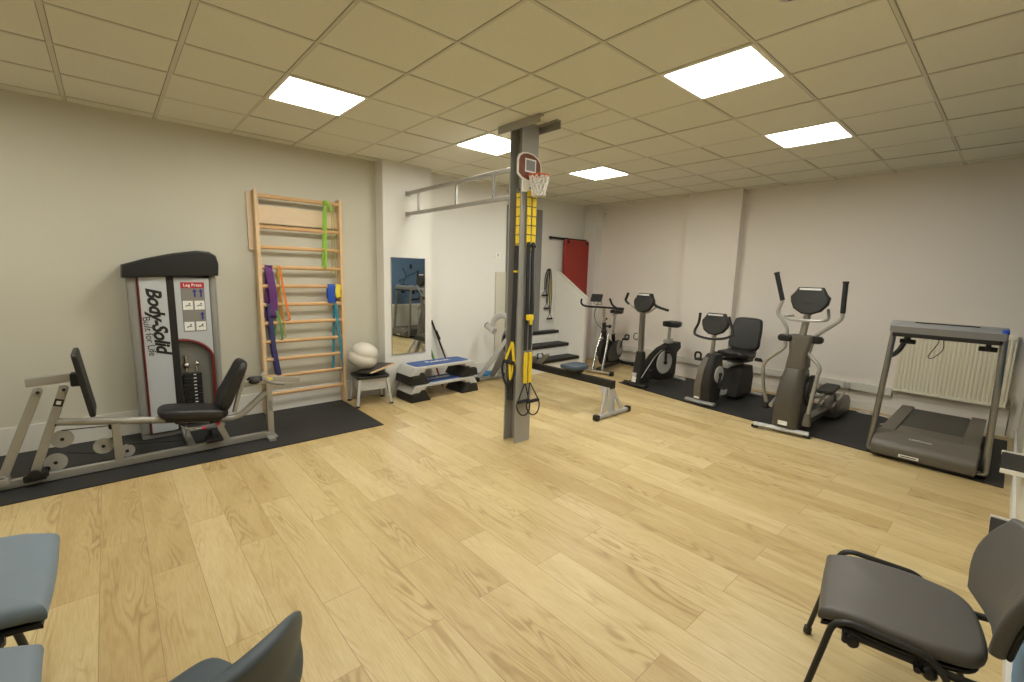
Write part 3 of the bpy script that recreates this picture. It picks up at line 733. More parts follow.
# ------------------------------------------------------------------ suspension trainers on the post
st = thing('suspension_trainer', 'yellow and black suspension straps with ring handles on the post front', 'suspension trainer', (2.31, 3.10, 0))
b = MB(); b.tube(round_pts([(-.008, -.04, 2.39), (.03, -.03, 2.42), (.035, .02, 2.40), (.0, .02, 2.37)], .02), .007, seg=8); b.cyl((-.01, -.01, 2.40), (.03, -.01, 2.40), .012); b.build('anchor_clip', 'chrome', st)
for s, (yt, yb_) in enumerate(((-.035, -.03), (.035, .03))):
    b = MB(); b.tube([(.012, yt, 2.385), (.014, (yt+yb_)/2, 2.1), (.014, yb_, 1.90-.04*s)], .01, seg=4, flat=(.024, .002), up=(0, 1, 0)); b.build('upper_strap', 'strap', st)
    b = MB(); b.tube([(.016, yb_, 1.93), (.018, yb_, 1.5), (.018, yb_-.005, .92)], .01, seg=4, flat=(.019, .003), up=(0, 1, 0)); b.tube([(.022, yb_-.01, 1.9), (.024, yb_+.01, 1.25)], .01, seg=4, flat=(.014, .002), up=(0, 1, 0)); b.build('black_strap', 'blackstrap', st)
    b = MB(); b.box((.022, yb_, 1.895), (.02, .045, .03), bev=.004); b.build('strap_buckle', 'black', st)
    b = MB(); b.box((.024, yb_, .75), (.018, .042, .30), bev=.006); b.build('yellow_sleeve', 'yel', st)
b = MB(); b.box((.03, 0, 1.235), (.03, .085, .055), bev=.008); b.box((.034, .012, 1.19), (.018, .03, .05), bev=.005); b.build('yellow_keeper', 'yel', st)
for s in (-1, 1):
    yc = s*.045; xo = .045+.02*s
    h = MB(); h.cyl((xo, yc-.075, .425), (xo, yc+.075, .425), .017, seg=14, bev=.004); hd = h.build('handle', 'foam', st)
    b = MB(); b.tube([(.026, s*.03, .61), (xo, yc-.072, .43)], .006, seg=6); b.tube([(.026, s*.03, .61), (xo, yc+.072, .43)], .006, seg=6); b.build('handle_cord', 'blackstrap', hd)
    b = MB(); P = [(xo, yc-.075, .425)]+[(xo+.02*math.sin(PI*i/10), yc-.088*math.cos(PI*i/10), .395-.105*math.sin(PI*i/10)) for i in range(11)]+[(xo, yc+.075, .425)]
    b.tube(P, .007, seg=6); b.build('foot_loop', 'blackstrap', hd)
s2 = thing('suspension_trainer', 'yellow and black suspension strap hanging inside the post channel', 'suspension trainer', (2.215, 3.02, 0))
b = MB(); b.tube(round_pts([(0, .06, 2.39), (0, .0, 2.41), (0, -.01, 2.37), (0, .03, 2.36)], .02), .007, seg=8); b.build('anchor_clip', 'chrome', s2)
b = MB(); b.tube([(.01, .0, 2.37), (.01, .0, 1.88)], .01, seg=4, flat=(.024, .002), up=(1, 0, 0)); b.build('upper_strap', 'strap', s2)
b = MB(); b.tube([(.01, -.004, 1.90), (.0, -.006, 1.3), (-.01, -.008, .98)], .01, seg=4, flat=(.026, .004), up=(1, 0, 0)); b.build('black_strap', 'blackstrap', s2)
b = MB(); b.box((.01, -.008, 1.66), (.06, .012, .018), bev=.003); b.build('yellow_keeper', 'yel', s2)
b = MB(); b.tube([(-.01, -.012, .99), (-.075, -.03, .81)], .01, seg=4, flat=(.016, .002), up=(1, 0, .3)); b.tube([(-.01, -.012, .99), (.045, -.03, .80), (.03, -.03, .66)], .01, seg=4, flat=(.020, .002), up=(1, 0, .3)); b.tube([(-.02, -.03, .80), (.0, -.03, .62)], .01, seg=4, flat=(.02, .002), up=(1, 0, 0)); b.build('yellow_webbing', 'yel', s2)
b = MB(); b.cyl((-.10, -.035, .795), (.055, -.035, .795), .018, seg=14, bev=.004); hd = b.build('handle', 'foam', s2)
b = MB(); P = [(-.10, -.035, .79), (-.115, -.04, .73), (-.09, -.045, .63), (-.03, -.05, .575), (.03, -.045, .62), (.06, -.04, .72), (.052, -.035, .79)]; b.tube(smooth_pts(P, 4), .011, seg=8); b.build('foot_loop', 'blackstrap', hd)
b = MB(); b.tube([(-.015, -.02, .63), (-.015, -.02, .42)], .01, seg=4, flat=(.038, .006), up=(1, 0, 0)); b.build('foot_cradle', 'blackstrap', s2)

# ------------------------------------------------------------------ practice steps in the recess
sr = thing('practice_stairs', 'white practice steps with dark treads and sloping side panel', 'stairs', (.20, 5.72, 0))
def S_(x, y, z): return (x-.20, y-5.72, z)
Y0, Y1 = 5.00, 6.44
for i, (x0, x1, z) in enumerate(((-.06, .20, .195), (-.32, .20, .40), (-.43, .20, .605))):
    xf = .20-.26*i
    b = MB(); b.box(S_((XREC+.01+xf)/2, (Y0+Y1)/2, z-.11), (xf-XREC-.01, Y1-Y0, .185), bev=.002); stp = b.build('step', 'white', sr)
    b = MB(); b.box(S_((xf-.03+max(xf-.26, XREC+.01))/2+.02, (Y0+Y1)/2, z-.005), (xf+.02-max(xf-.26, XREC+.012), Y1-Y0, .026), bev=.004)
    b.box(S_(xf+.008, (Y0+Y1)/2, z-.02), (.018, Y1-Y0, .05), bev=.004); b.build('tread', 'dgrey', stp)
sidep = [(XREC+.012, 0), (.30, 0), (.30, 1.245), (-.40, 1.705), (XREC+.012, 1.705)]
b = MB(); b.prism([(x-.20, z) for x, z in sidep], 'y', 6.445-5.72, 6.485-5.72, .004); sp = b.build('side_panel', 'white', sr)
b = MB(); P = [S_(.31, 6.465, .0), S_(.31, 6.465, 1.25), S_(-.40, 6.465, 1.715), S_(XREC+.012, 6.465, 1.715)]
for a_, b_ in zip(P[:-1], P[1:]): b.beam(a_, b_, .06, .022, up=(.7, 0, .7), bev=.003)
b.build('panel_capping', 'trim', sp)
b = MB(); b.box((XW+.014, 4.84, .83), (.026, .20, 1.66), bev=.003); tag(b.build('trim_3', 'wall'), kind='structure')
# resistance tubes on a hook
rtb = thing('resistance_tubes', 'black resistance tubes with handles hanging beside the sloping stair panel', 'resistance tube', (XREC, 6.2, 1.73))
b = MB(); b.tube(round_pts([(.002, 0, 0), (.07, 0, 0), (.07, 0, .03)], .015), .006, seg=8); b.build('hook', 'chrome', rtb)
for (dy, zl, m) in ((-.09, -.36, 'black'), (-.03, -.60, 'black'), (.06, -.80, 'black')):
    b = MB(); P = [(.05, dy, zl), (.05, dy*.9, zl*.4), (.055, dy*.5, -.02), (.06, 0, .012), (.055, dy*.5+.03, -.03), (.05, dy+.045, zl*.5), (.05, dy+.03, zl)]
    b.tube(smooth_pts(P, 4), .008, seg=6); tb = b.build('tube', m, rtb)
    b = MB(); b.tube([(.05, dy+.015, zl), (.05, dy-.045, zl-.10)], .005, seg=6); b.tube([(.05, dy+.015, zl), (.05, dy+.075, zl-.10)], .005, seg=6); b.cyl((.05, dy-.055, zl-.105), (.05, dy+.085, zl-.105), .016, bev=.003); b.build('tube_handle', 'foam', tb)
b = MB(); b.tube(smooth_pts([(.045, .05, -.05), (.045, .085, -.4), (.045, .075, -.62)], 4), .006, seg=6); b.build('yellow_tube', 'yellow', rtb)

# ------------------------------------------------------------------ red gym mat hung from a wall rail
rm_ = thing('gym_mat', 'red folding gym mat hanging on the wall behind the stair panel', 'gym mat', (XREC+.09, 6.90, 1.22))
b = MB(); b.pad(rrect(.70, 2.16, .05), .055, .018, fn=lambda x, y, z: (z-.02, x, y)); rp = b.build('mat_panel', 'red', rm_)
b = MB()
for y in (-.27, .27): b.lathe([(.014, .0), (.026, .0), (.026, .006), (.014, .006)], (.0355, y, 1.03), 'x', 16)
for y in (-.27, .27): b.tube(round_pts([(.045, y, 1.03), (.05, y, 1.07), (-.02, y, 1.115), (-.035, y, 1.08)], .03), .006, seg=6)
b.build('hanging_loops', 'black', rp)
hr = thing('hanger_rail', 'dark wall rail the red gym mat hangs from', 'rail', (XREC, 6.6, 2.31))
b = MB(); b.beam((.045, -.40, 0), (.045, .62, 0), .025, .04, bev=.004); b.build('bar', 'dgrey', hr)
for y in (-.34, .56):
    b = MB(); b.box((.018, y, 0), (.036, .035, .06), bev=.004); b.build('bracket', 'steel', hr)

# ------------------------------------------------------------------ rowing machine
rw = thing('rowing_machine', 'rowing machine with long dark rail behind the steel post', 'rowing machine', (1.2, 4.50, 0))
def Q(x, y, z): return Vector((x-1.2, y-4.50, z))
b = MB(); b.beam(Q(.72, 4.50, .375), Q(2.33, 4.50, .375), .075, .075, bev=.008); b.mi = 1; b.beam(Q(.9, 4.50, .418), Q(2.33, 4.50, .415), .03, .016, bev=.003)
for s in (-1, 1): b.beam(Q(.9, 4.50+s*.033, .417), Q(2.32, 4.50+s*.033, .414), .012, .012, bev=.002)
b.mi = 0; b.box(Q(2.335, 4.50, .375), (.02, .09, .095), bev=.006); b.build('rail', ['black', 'dgrey'], rw)
b = MB()
b.prism([(-.055, .34), (.055, .34), (.04, .05), (-.04, .05)], 'x', 2.315-1.2, 2.335-1.2, .004)
for s in (-1, 1): b.prism([(p[0]-1.2, p[1]) for p in ((2.16, .34), (2.33, .34), (2.36, .05), (2.31, .05), (2.26, .20))], 'y', s*.045-.006, s*.045+.006, .002)
for s in (-1, 1): b.beam(Q(2.29, 4.50+s*.05, .335), Q(2.345, 4.50+s*.20, .05), .045, .018, up=(1, 0, 0), bev=.004)
b.build('rear_leg', 'lgrey', rw)
b = MB(); b.beam(Q(2.35, 4.22, .035), Q(2.35, 4.80, .035), .05, .04, bev=.008); ft = b.build('rear_foot_bar', 'lgrey', rw)
for y in (4.20, 4.82):
    b = MB(); b.box(Q(2.35, y, .035), (.07, .06, .066), bev=.012); b.build('foot_cap', 'black', ft)
b = MB(); b.pad(rrect(.28, .34, .09, 7), .055, .022, fn=lambda x, y, z: tuple(Q(1.74+x, 4.50+y, .462+z+.5*y*y)), crown=-.010); se = b.build('seat', 'dblue', rw)
b = MB(); b.box(Q(1.74, 4.50, .445), (.20, .12, .035), bev=.006); b.build('seat_carriage', 'black', se)
fwm = MB(); fwm.lathe([(.02, -.085), (.20, -.085), (.255, -.06), (.265, 0), (.255, .06), (.20, .085), (.02, .085)], Q(.62, 4.50, .66), 'y', 40); fl = fwm.build('flywheel_cage', 'lgrey', rw)
b = MB()
for k in range(9):
    for s in (-1, 1): b.lathe([(.04+k*.02, s*.086), (.05+k*.02, s*.086), (.05+k*.02, s*.091), (.04+k*.02, s*.091)], Q(.62, 4.50, .66), 'y', 36)
b.build('cage_grille', 'mgrey', fl)
b = MB()
for s in (-1, 1): b.beam(Q(.62, 4.50+s*.10, .78), Q(.03, 4.50+s*.21, .045), .02, .085, up=(1, 0, .6), bev=.005)
b.build('front_leg', 'lgrey', rw)
b = MB(); b.prism([(p[0]-1.2, p[1]) for p in ((.62, .40), (.40, .62), (.05, .06), (.13, .06), (.40, .36))], 'y', -.02, .02, .003); b.build('front_gusset', 'mgrey', rw)
b = MB(); b.beam(Q(.06, 4.26, .035), Q(.06, 4.76, .035), .05, .045, bev=.008); ft = b.build('front_foot_bar', 'lgrey', rw)
for y in (4.24, 4.78):
    b = MB(); b.box(Q(.06, y, .035), (.075, .05, .066), bev=.012); b.build('foot_cap', 'black', ft)
b = MB(); P = [Q(.55, 4.50, .93), Q(.36, 4.47, 1.03), Q(.20, 4.45, .96), Q(.14, 4.45, .86)]; b.tube(smooth_pts(P, 4), .03, seg=10, flat=(.045, .022)); b.build('monitor_arm', 'lgrey', rw)
b = MB(); b.cyl(Q(.02, 4.45, .845), Q(.20, 4.45, .775), .052, seg=22, bev=.012); mo = b.build('monitor', 'lgrey', rw)
b = MB(); b.cyl(Q(.006, 4.45, .850), Q(.022, 4.45, .844), .046, seg=22); b.build('monitor_screen', 'dgrey', mo)
for s in (-1, 1):
    b = MB(); b.pad(rrect(.11, .30, .03), .02, .008, fn=lambda x, y, z: tuple(Q(1.05+y*.62+z*.7, 4.50+s*.12+x, .47+y*.6-z*.7))); fb = b.build('footboard', 'mgrey', rw)
    b = MB(); b.tube(round_pts([Q(1.02, 4.50+s*.12-.06, .47), Q(1.0, 4.50+s*.12-.05, .54), Q(1.0, 4.50+s*.12+.05, .54), Q(1.02, 4.50+s*.12+.06, .47)], .03), .01, seg=4, flat=(.016, .002)); b.build('foot_strap', 'blackstrap', fb)
b = MB(); b.cyl(Q(.93, 4.28, .62), Q(.93, 4.72, .62), .016, bev=.003); b.beam(Q(.93, 4.50, .62), Q(.80, 4.50, .64), .02, .02); b.build('pull_handle', 'foam', rw)
# blue foam pads on the floor by the wall
for (x, y, s, lab) in ((-.055, 4.10, .17, 'blue foam pad on the floor right beside the stacked steps'), (-.06, 4.52, .17, 'blue foam pad on the floor under the rowing machine front')):
    b = MB(); b.pad([(p[0]*(1+.06*math.sin(5*i)), p[1]*(1+.05*math.cos(3*i))) for i, p in enumerate(rrect(.17, .30, .08))], .09, .04, fn=lambda u, v, w: (x+u, y+v, w+.002), crown=.012)
    b.mi = 0; tag(b.build('foam_pad', 'discblue'), lab, 'foam pad', 'blue foam pads by the wall')
# ------------------------------------------------------------------ elliptical trainer
ZM = .0105
el = thing('elliptical_trainer', 'elliptical trainer with two tall moving arms, left of the treadmill', 'elliptical trainer', (3.87, 5.55, ZM))
def E_(x, y, z): return Vector((x-3.87, y-5.55, z-ZM))
b = MB(); b.tube([E_(3.585, 5.46, .045), E_(3.85, 5.50, .045), E_(4.10, 5.535, .045)], .03, seg=12, flat=(.024, .04)); fs_ = b.build('front_stabilizer', 'lgrey', el)
for x, y in ((3.60, 5.462), (4.085, 5.533)):
    b = MB(); b.box(E_(x, y, .024), (.07, .075, .026), bev=.008); b.build('foot_pad', 'black', fs_)
def shell(levels, n=7):
    """shroud lofted through rounded rectangles: (cx, cy, z, width, depth, corner)"""
    b = MB(); b.rings([[(cx+x, cy+y, z) for x, y in rrect(w, d, r, n)] for cx, cy, z, w, d, r in levels]); return b
lv = [(3.865, 5.66, .07, .235, .34, .05), (3.865, 5.66, .085, .26, .37, .07), (3.868, 5.67, .25, .265, .42, .09), (3.872, 5.675, .45, .250, .40, .09), (3.878, 5.67, .60, .225, .32, .08), (3.885, 5.66, .70, .195, .24, .07), (3.887, 5.66, .715, .17, .21, .06)]
b = shell([(x-3.87, y-5.55, z-ZM, w, d, r) for x, y, z, w, d, r in lv]); sh = b.build('body_shroud', 'tgrey', el)
b = MB(); b.box(E_(3.862, 5.463, .125), (.09, .006, .045), rot=(R(-3), 0, 0), bev=.001); b.build('white_sticker', 'labelw', sh)
b = MB(); b.lathe([(.02, 0), (.16, 0), (.175, .008), (.175, .03), (.02, .03)], E_(3.99, 5.78, .46), 'x', 30); b.build('crank_disc', 'dgrey', sh)
lv = [(3.878, 5.66, .705, .185, .20, .05), (3.89, 5.655, .73, .20, .21, .05), (3.90, 5.64, .88, .175, .18, .045), (3.908, 5.625, 1.05, .225, .15, .04), (3.91, 5.622, 1.075, .205, .13, .04)]
b = shell([(x-3.87, y-5.55, z-ZM, w, d, r) for x, y, z, w, d, r in lv]); b.build('neck_shroud', 'taupe', el)
b = MB(); b.tube([E_(3.905, 5.63, 1.06), E_(3.945, 5.60, 1.36)], .034, seg=14); b.build('mast', 'silver', el)
con = [(-.165, .0), (-.175, .055), (-.145, .10), (-.115, .155), (.105, .155), (.145, .09), (.18, .05), (.172, -.02), (.12, -.09), (.04, -.125), (-.05, -.12), (-.13, -.07)]
def console(name, cx, cy, cz, k, parent, O, m='tgrey', lean=.22, flip=1):
    def fn(x, y, z): return tuple(O(cx, cy, cz)+Vector((x*k, -z*k+y*lean*k*flip, y*k)))
    b = MB(); b.pad(con, .09, .025, fn=fn, z0=-.045); c = b.build(name, m, parent)
    b = MB(); b.pad([(x*.66, y*.60+.135) for x, y in rrect(.30, .035, .012)], .014, .004, fn=fn, z0=.038); b.build('console_trim', 'lgrey', c)
    b = MB(); b.pad(rrect(.075, .024, .006), .006, .002, fn=fn, z0=.043); b.build('badge', 'dgrey', c)
    b = MB(); b.pad([(x, y+.02) for x, y in rrect(.22, .15, .02)], .006, .002, fn=fn, z0=-.048); b.build('display', 'screen', c)
    return c
console('console', 3.945, 5.58, 1.425, 1.0, el, E_, 'dgrey')
b = MB(); P = [E_(3.80, 5.66, 1.275), E_(3.72, 5.63, 1.26), E_(3.80, 5.55, 1.235), E_(3.95, 5.53, 1.235), E_(4.09, 5.56, 1.245), E_(4.12, 5.62, 1.27), E_(4.10, 5.66, 1.36)]
b.tube(smooth_pts(P, 4), .014, seg=9); b.build('fixed_handrail', 'silver', el)
for s, P, G, px in ((-1, [(3.772, 5.56, 1.045), (3.775, 5.56, 1.13), (3.715, 5.56, 1.23), (3.668, 5.56, 1.30), (3.70, 5.56, 1.43)], [(3.70, 5.56, 1.43), (3.615, 5.55, 1.725)], 3.775),
                    (1, [(4.015, 5.63, 1.04), (4.035, 5.63, 1.085), (4.16, 5.63, 1.20), (4.225, 5.63, 1.27), (4.232, 5.63, 1.34)], [(4.232, 5.63, 1.33), (4.222, 5.64, 1.645)], 4.02)):
    b = MB(); b.tube([E_(*p) for p in P], .018, seg=10, k=6); ua = b.build('upper_arm', 'silver', el)
    b = MB(); b.cyl(E_(*G[0]), E_(*G[1]), .0235, seg=16, bev=.006); d = (Vector(G[1])-Vector(G[0])).normalized(); b.cyl(E_(*G[1])-d*.02, E_(*G[1])+d*.004, .028, seg=16, bev=.006); b.build('hand_grip', 'foam', ua)
    b = MB(); b.pad(rrect(.14, .075, .035), .10, .03, fn=lambda x, y, z: tuple(E_(px+s*.01, 5.57+.03*(s+1), 1.035)+Vector((x, z-.05, y)))); b.build('pivot_cover', 'dgrey', ua)
for s, P in ((-1, [(3.775, 5.55, 1.0), (3.765, 5.55, .92), (3.60, 5.57, .75), (3.572, 5.60, .60), (3.575, 5.68, .40), (3.60, 5.72, .255)]), (1, [(4.01, 5.61, 1.0), (3.985, 5.60, .90), (4.105, 5.57, .77), (4.10, 5.57, .66), (4.075, 5.56, .40), (4.062, 5.555, .24)])):
    b = MB(); b.tube([E_(*p) for p in P], .019, seg=10, k=5); la = b.build('lower_arm', 'silver', el)
    e = P[-1]; b = MB()
    b.rings([[E_(e[0]+x, e[1]+y, z) for x, y in rrect(w, w*.9, w*.25, 3)] for z, w in ((e[2]+.02, .05), (e[2]-.06, .072), (e[2]-.11, .078), (e[2]-.115, .06))]) if s > 0 else b.box(E_(e[0], e[1], e[2]-.035), (.06, .10, .07), bev=.012)
    b.build('arm_clevis', 'taupe' if s > 0 else 'black', la)
for s, x0, y0, z0 in ((-1, 3.66, 6.12, .34), (1, 4.04, 6.12, .395)):
    b = MB(); b.pad(rrect(.15, .40, .04), .045, .015, fn=lambda x, y, z: tuple(E_(x0+.02, y0+.15, z0)+Vector((x, y, z+y*.06))), crown=-.006); pd = b.build('pedal', 'dgrey', el)
    b = MB(); b.tube([E_(x0+.02, 5.62, .25+.10*(s+1)), E_(x0+.02, 5.95, z0-.01), E_(x0+.02, 6.5, z0-.05), E_(x0, 6.75, .17)], .022, seg=10, k=4); b.build('pedal_link', 'silver', pd)
b = MB(); b.beam(E_(3.96, 5.80, .10), E_(4.00, 6.98, .10), .10, .06, bev=.012); b.build('spine_rail', 'tgrey', el)
b = MB(); b.prism([(p[0]-5.55, p[1]-ZM) for p in ((6.50, .03), (7.08, .03), (7.12, .16), (7.02, .235), (6.62, .215), (6.50, .11))], 'x', 3.90-3.87, 4.13-3.87, .02); rb = b.build('rear_base', 'tgrey', el)
for x in (3.955, 4.075):
    b = MB(); b.tube([E_(x, 6.48, .17), E_(x, 6.98, .265)], .014, seg=8); b.build('roller_track', 'silver', rb)

# ------------------------------------------------------------------ treadmill
tm = thing('treadmill', 'wide grey treadmill in front of the cream radiator', 'treadmill', (4.975, 6.30, ZM))
def T_(x, y, z): return Vector((x-4.975, y-6.30, z-ZM))
b = MB(); b.prism([(p[0]-6.30, p[1]-ZM) for p in ((5.55, .05), (5.565, .17), (5.66, .205), (5.80, .205), (7.08, .19), (7.12, .15), (7.10, .06))], 'x', -.345, .345, .02); dk = b.build('deck', 'taupe', tm)
b = MB(); b.box(T_(4.965, 6.42, .195), (.47, 1.32, .012)); b.build('running_belt', 'belt', dk)
for s in (-1, 1):
    b = MB(); b.box(T_(4.975+s*.293, 6.45, .203), (.115, 1.32, .030), bev=.010); b.build('side_rail', 'taupe', dk)
b = MB(); rg = []
for y, z, in ((5.48, .055), (5.475, .12), (5.50, .175), (5.56, .205), (5.70, .222), (5.80, .222)): rg.append([T_(4.975+x, y, z) for x in (-.362, -.35, -.2, 0, .2, .35, .362)])
b.prism([(p[0]-6.30, p[1]-ZM) for p in ((5.49, .045), (5.478, .11), (5.495, .155), (5.55, .185), (5.70, .222), (5.79, .224), (5.80, .10), (5.78, .045))], 'x', -.36, .36, .018); mc = b.build('motor_cover', 'taupe', tm)
text_mesh('cover_lettering', 'LifeFitness', .038, 'lgrey', mc, frame_mat((1, 0, 0), (0, .97, .2), T_(4.95, 5.625, .2065)), extrude=.0006, bold=.001)
b = MB(); b.box(T_(4.90, 5.472, .075), (.14, .004, .026)); b.mi = 1; b.box(T_(4.90, 5.4695, .075), (.11, .002, .008)); b.build('rating_sticker', ['labelw', 'ink'], mc)
b = MB(); b.box(T_(4.975, 5.60, .03), (.70, .14, .03), bev=.006); b.build('underside_frame', 'black', tm)
for sx, x0, x1 in ((-1, 4.592, 4.64), (1, 5.382, 5.352)):
    P = round_pts([T_(x0-sx*.045, 5.60, .045), T_(x0, 5.60, .045), T_(x0*.9+x1*.1, 5.62, .16), T_(x1, 5.68, 1.20)], .05, 5)
    b = MB(); b.tube(P, .03, seg=12, flat=(.024, .030)); po = b.build('upright', 'dsteel', tm)
    b = MB(); b.box(T_(x0+sx*-.012, 5.72, .035), (.05, .26, .04), bev=.012); b.build('upright_foot', 'black', po)
b = MB(); b.prism([(p[0]-6.30, p[1]-ZM) for p in ((5.625, 1.19), (5.615, 1.25), (5.65, 1.285), (5.76, 1.295), (5.86, 1.265), (5.86, 1.20), (5.74, 1.17))], 'x', 4.612-4.975, 5.372-4.975, .016); cb = b.build('console_bar', 'mgrey', tm)
b = MB(); b.box(T_(4.985, 5.68, 1.180), (.70, .11, .055), bev=.012); b.build('console_underside', 'dgrey', cb)
b = MB(); b.box(T_(4.99, 5.71, 1.2915), (.42, .10, .008), bev=.003); b.build('display', 'screen', cb)
b = MB(); b.box(T_(5.352, 5.645, 1.262), (.045, .05, .05), bev=.014); b.build('blue_corner', 'blue', cb)
for x in (4.735, 5.265):
    b = MB(); b.box(T_(x, 5.80, 1.145), (.035, .07, .10), bev=.008)
    for z in (1.172, 1.098): b.cyl(T_(x-.058, 5.80, z), T_(x+.058, 5.80, z), .022, seg=14, bev=.006)
    b.build('hand_sensor', 'black', tm)
b = MB(); b.tube(smooth_pts([T_(4.735, 5.86, 1.18), T_(4.70, 5.98, 1.10), T_(4.665, 5.98, 1.0), T_(4.645, 5.88, .96), T_(4.63, 5.70, .95)], 4), .022, seg=10); b.build('side_handle', 'dgrey', tm)
b = MB(); b.tube(smooth_pts([T_(4.985, 5.70, 1.165), T_(4.99, 5.72, 1.06), T_(4.93, 5.72, .975), T_(4.90, 5.72, .985), T_(4.925, 5.72, 1.05), T_(4.955, 5.71, 1.12), T_(4.95, 5.70, 1.165)], 5), .0035, seg=6); b.build('safety_cord', 'dgrey', tm)

# ------------------------------------------------------------------ recumbent bike
rc_ = thing('recumbent_bike', 'recumbent exercise bike with mesh backrest, third machine from the corner', 'exercise bike', (2.79, 5.82, ZM), -3)
def K(x, y, z): return Vector((x, y, z))
b = MB(); b.tube([K(-.20, .0, .035), K(0, -.015, .035), K(.185, 0, .035)], .03, seg=12, flat=(.026, .042)); b.build('front_stabilizer', 'mgrey', rc_)
lv = [(-.005, .14, .05, .23, .26, .05), (-.005, .14, .065, .25, .30, .06), (.0, .15, .25, .235, .36, .06), (.01, .17, .45, .20, .34, .06), (.02, .20, .62, .165, .25, .06), (.022, .21, .66, .135, .19, .05)]
b = shell(lv); sh = b.build('front_shroud', 'dgrey', rc_)
b = MB(); b.rings([[(cx+x, cy+y, z) for x, y in rrect(w, d, .012, 3)] for cx, cy, z, w, d in ((-.045, -.016, .07, .10, .022), (-.042, -.036, .25, .095, .022), (-.03, -.004, .45, .085, .022), (-.01, .070, .62, .075, .022))]); b.build('front_strip', 'taupe', sh)
b = MB(); b.box(K(-.045, -.028, .115), (.07, .006, .07), bev=.001); b.build('white_sticker', 'labelw', sh)
b = MB(); b.lathe([(.015, 0), (.105, 0), (.112, .008), (.108, .02), (.015, .022)], K(.105, .19, .40), 'x', 30); cr = b.build('crank_disc', 'lgrey', rc_)
b = MB(); b.beam(K(.138, .19, .40), K(.138, .16, .25), .018, .03, up=(0, 1, 0), bev=.004); b.cyl(K(.125, .19, .40), K(.15, .19, .40), .028, bev=.005); b.build('crank_arm', 'black', cr)
b = MB(); b.box(K(.19, .155, .245), (.10, .10, .03), bev=.008); b.tube(round_pts([K(.15, .12, .255), K(.15, .12, .31), K(.235, .12, .31), K(.235, .12, .255)], .025), .01, seg=4, flat=(.014, .003)); b.build('pedal', 'black', cr)
b = MB(); b.beam(K(-.125, .19, .40), K(-.13, .21, .55), .018, .03, up=(0, 1, 0), bev=.004); b.box(K(-.18, .215, .555), (.10, .10, .03), bev=.008); b.tube(round_pts([K(-.145, .18, .57), K(-.145, .18, .65), K(-.225, .18, .65), K(-.225, .18, .57)], .035), .01, seg=4, flat=(.014, .003)); b.build('pedal', 'black', rc_)
b = MB(); b.tube([K(.0, .19, .63), K(.045, .12, .95)], .026, seg=12); b.build('mast', 'silver', rc_)
console('console', .055, .09, 1.045, .98, rc_, K, 'dgrey', lean=.25)
b = MB(); P = [K(-.14, .06, 1.19), K(-.15, .06, 1.06), K(-.185, .04, .955), K(-.15, .02, .90), K(.04, .0, .875), K(.22, .02, .90), K(.305, .05, .955), K(.29, .06, 1.02), K(.235, .06, 1.17)]
b.tube(smooth_pts(P, 3), .0165, seg=10); b.build('handlebar', 'black', rc_)
b = MB(); b.beam(K(.03, .28, .12), K(.05, 1.06, .085), .09, .07, bev=.012); b.build('spine_rail', 'lgrey', rc_)
b = MB(); b.prism([(.52, .06), (.62, .44), (.95, .46), (1.0, .30), (.98, .06)], 'x', -.075, .215, .02); b.build('rear_shroud', 'dgrey', rc_)
b = MB(); b.beam(K(.05, .46, .48), K(.07, 1.05, .50), .08, .05, bev=.008); b.box(K(.04, .50, .47), (.10, .06, .05), bev=.006); b.mi = 1; b.beam(K(.0, .44, .50), K(.04, .47, .475), .02, .018); b.build('seat_rail', ['lgrey', 'badge'], rc_)
b = MB(); b.box(K(.07, .78, .535), (.30, .30, .04), bev=.01); b.build('seat_carriage', 'dgrey', rc_)
b = MB(); b.pad(rrect(.43, .42, .13, 8), .085, .035, fn=lambda x, y, z: (.07+x, .72+y, .565+z+.03*(y/.21)**2-.0*x), crown=.008); b.build('seat', 'vinyl', rc_)
bko = [(-.165, -.21), (.165, -.21), (.195, -.05), (.18, .14), (.13, .205), (-.13, .205), (-.18, .14), (-.195, -.05)]
bko = [tuple(p)[:2] for p in smooth_pts([(x, y, 0) for x, y in bko], 4, True)]
def rbk(x, y, z): a = R(14); return (.065+x, 1.00-z+ y*math.sin(a)+.25*x*x*-1.2, .885+y*math.cos(a))
b = MB(); b.pad(bko, .055, .022, fn=rbk); bo = b.build('backrest', 'vinyl', rc_)
b = MB(); P = [Vector(rbk(x*1.02, y*1.02, .02)) for x, y in bko]; b.tube(P, .012, seg=8, closed=True); b.build('backrest_rim', 'black', bo)
b = MB()
for s in (-1, 1): b.tube([K(.085+s*.10, 1.06, .86), K(.085+s*.10, 1.06, .66), K(.085+s*.09, .98, .53)], .016, seg=8, k=4)
b.build('backrest_bracket', 'silver', bo)
for s in (-1, 1):
    b = MB(); P = [K(.085+s*.16, .92, .54), K(.085+s*.27, .86, .55), K(.085+s*.285, .70, .59)]; b.tube(smooth_pts(P, 4), .015, seg=8); b.mi = 1; b.cyl(P[2]+Vector((0, .08, -.012)), P[2]+Vector((0, -.06, .012)), .02, bev=.005); b.build('side_handle', ['dgrey', 'foam'], rc_)
b = MB(); b.tube([K(-.16, 1.09, .035), K(.31, 1.09, .035)], .03, seg=12, flat=(.026, .036)); b.build('rear_stabilizer', 'lgrey', rc_)

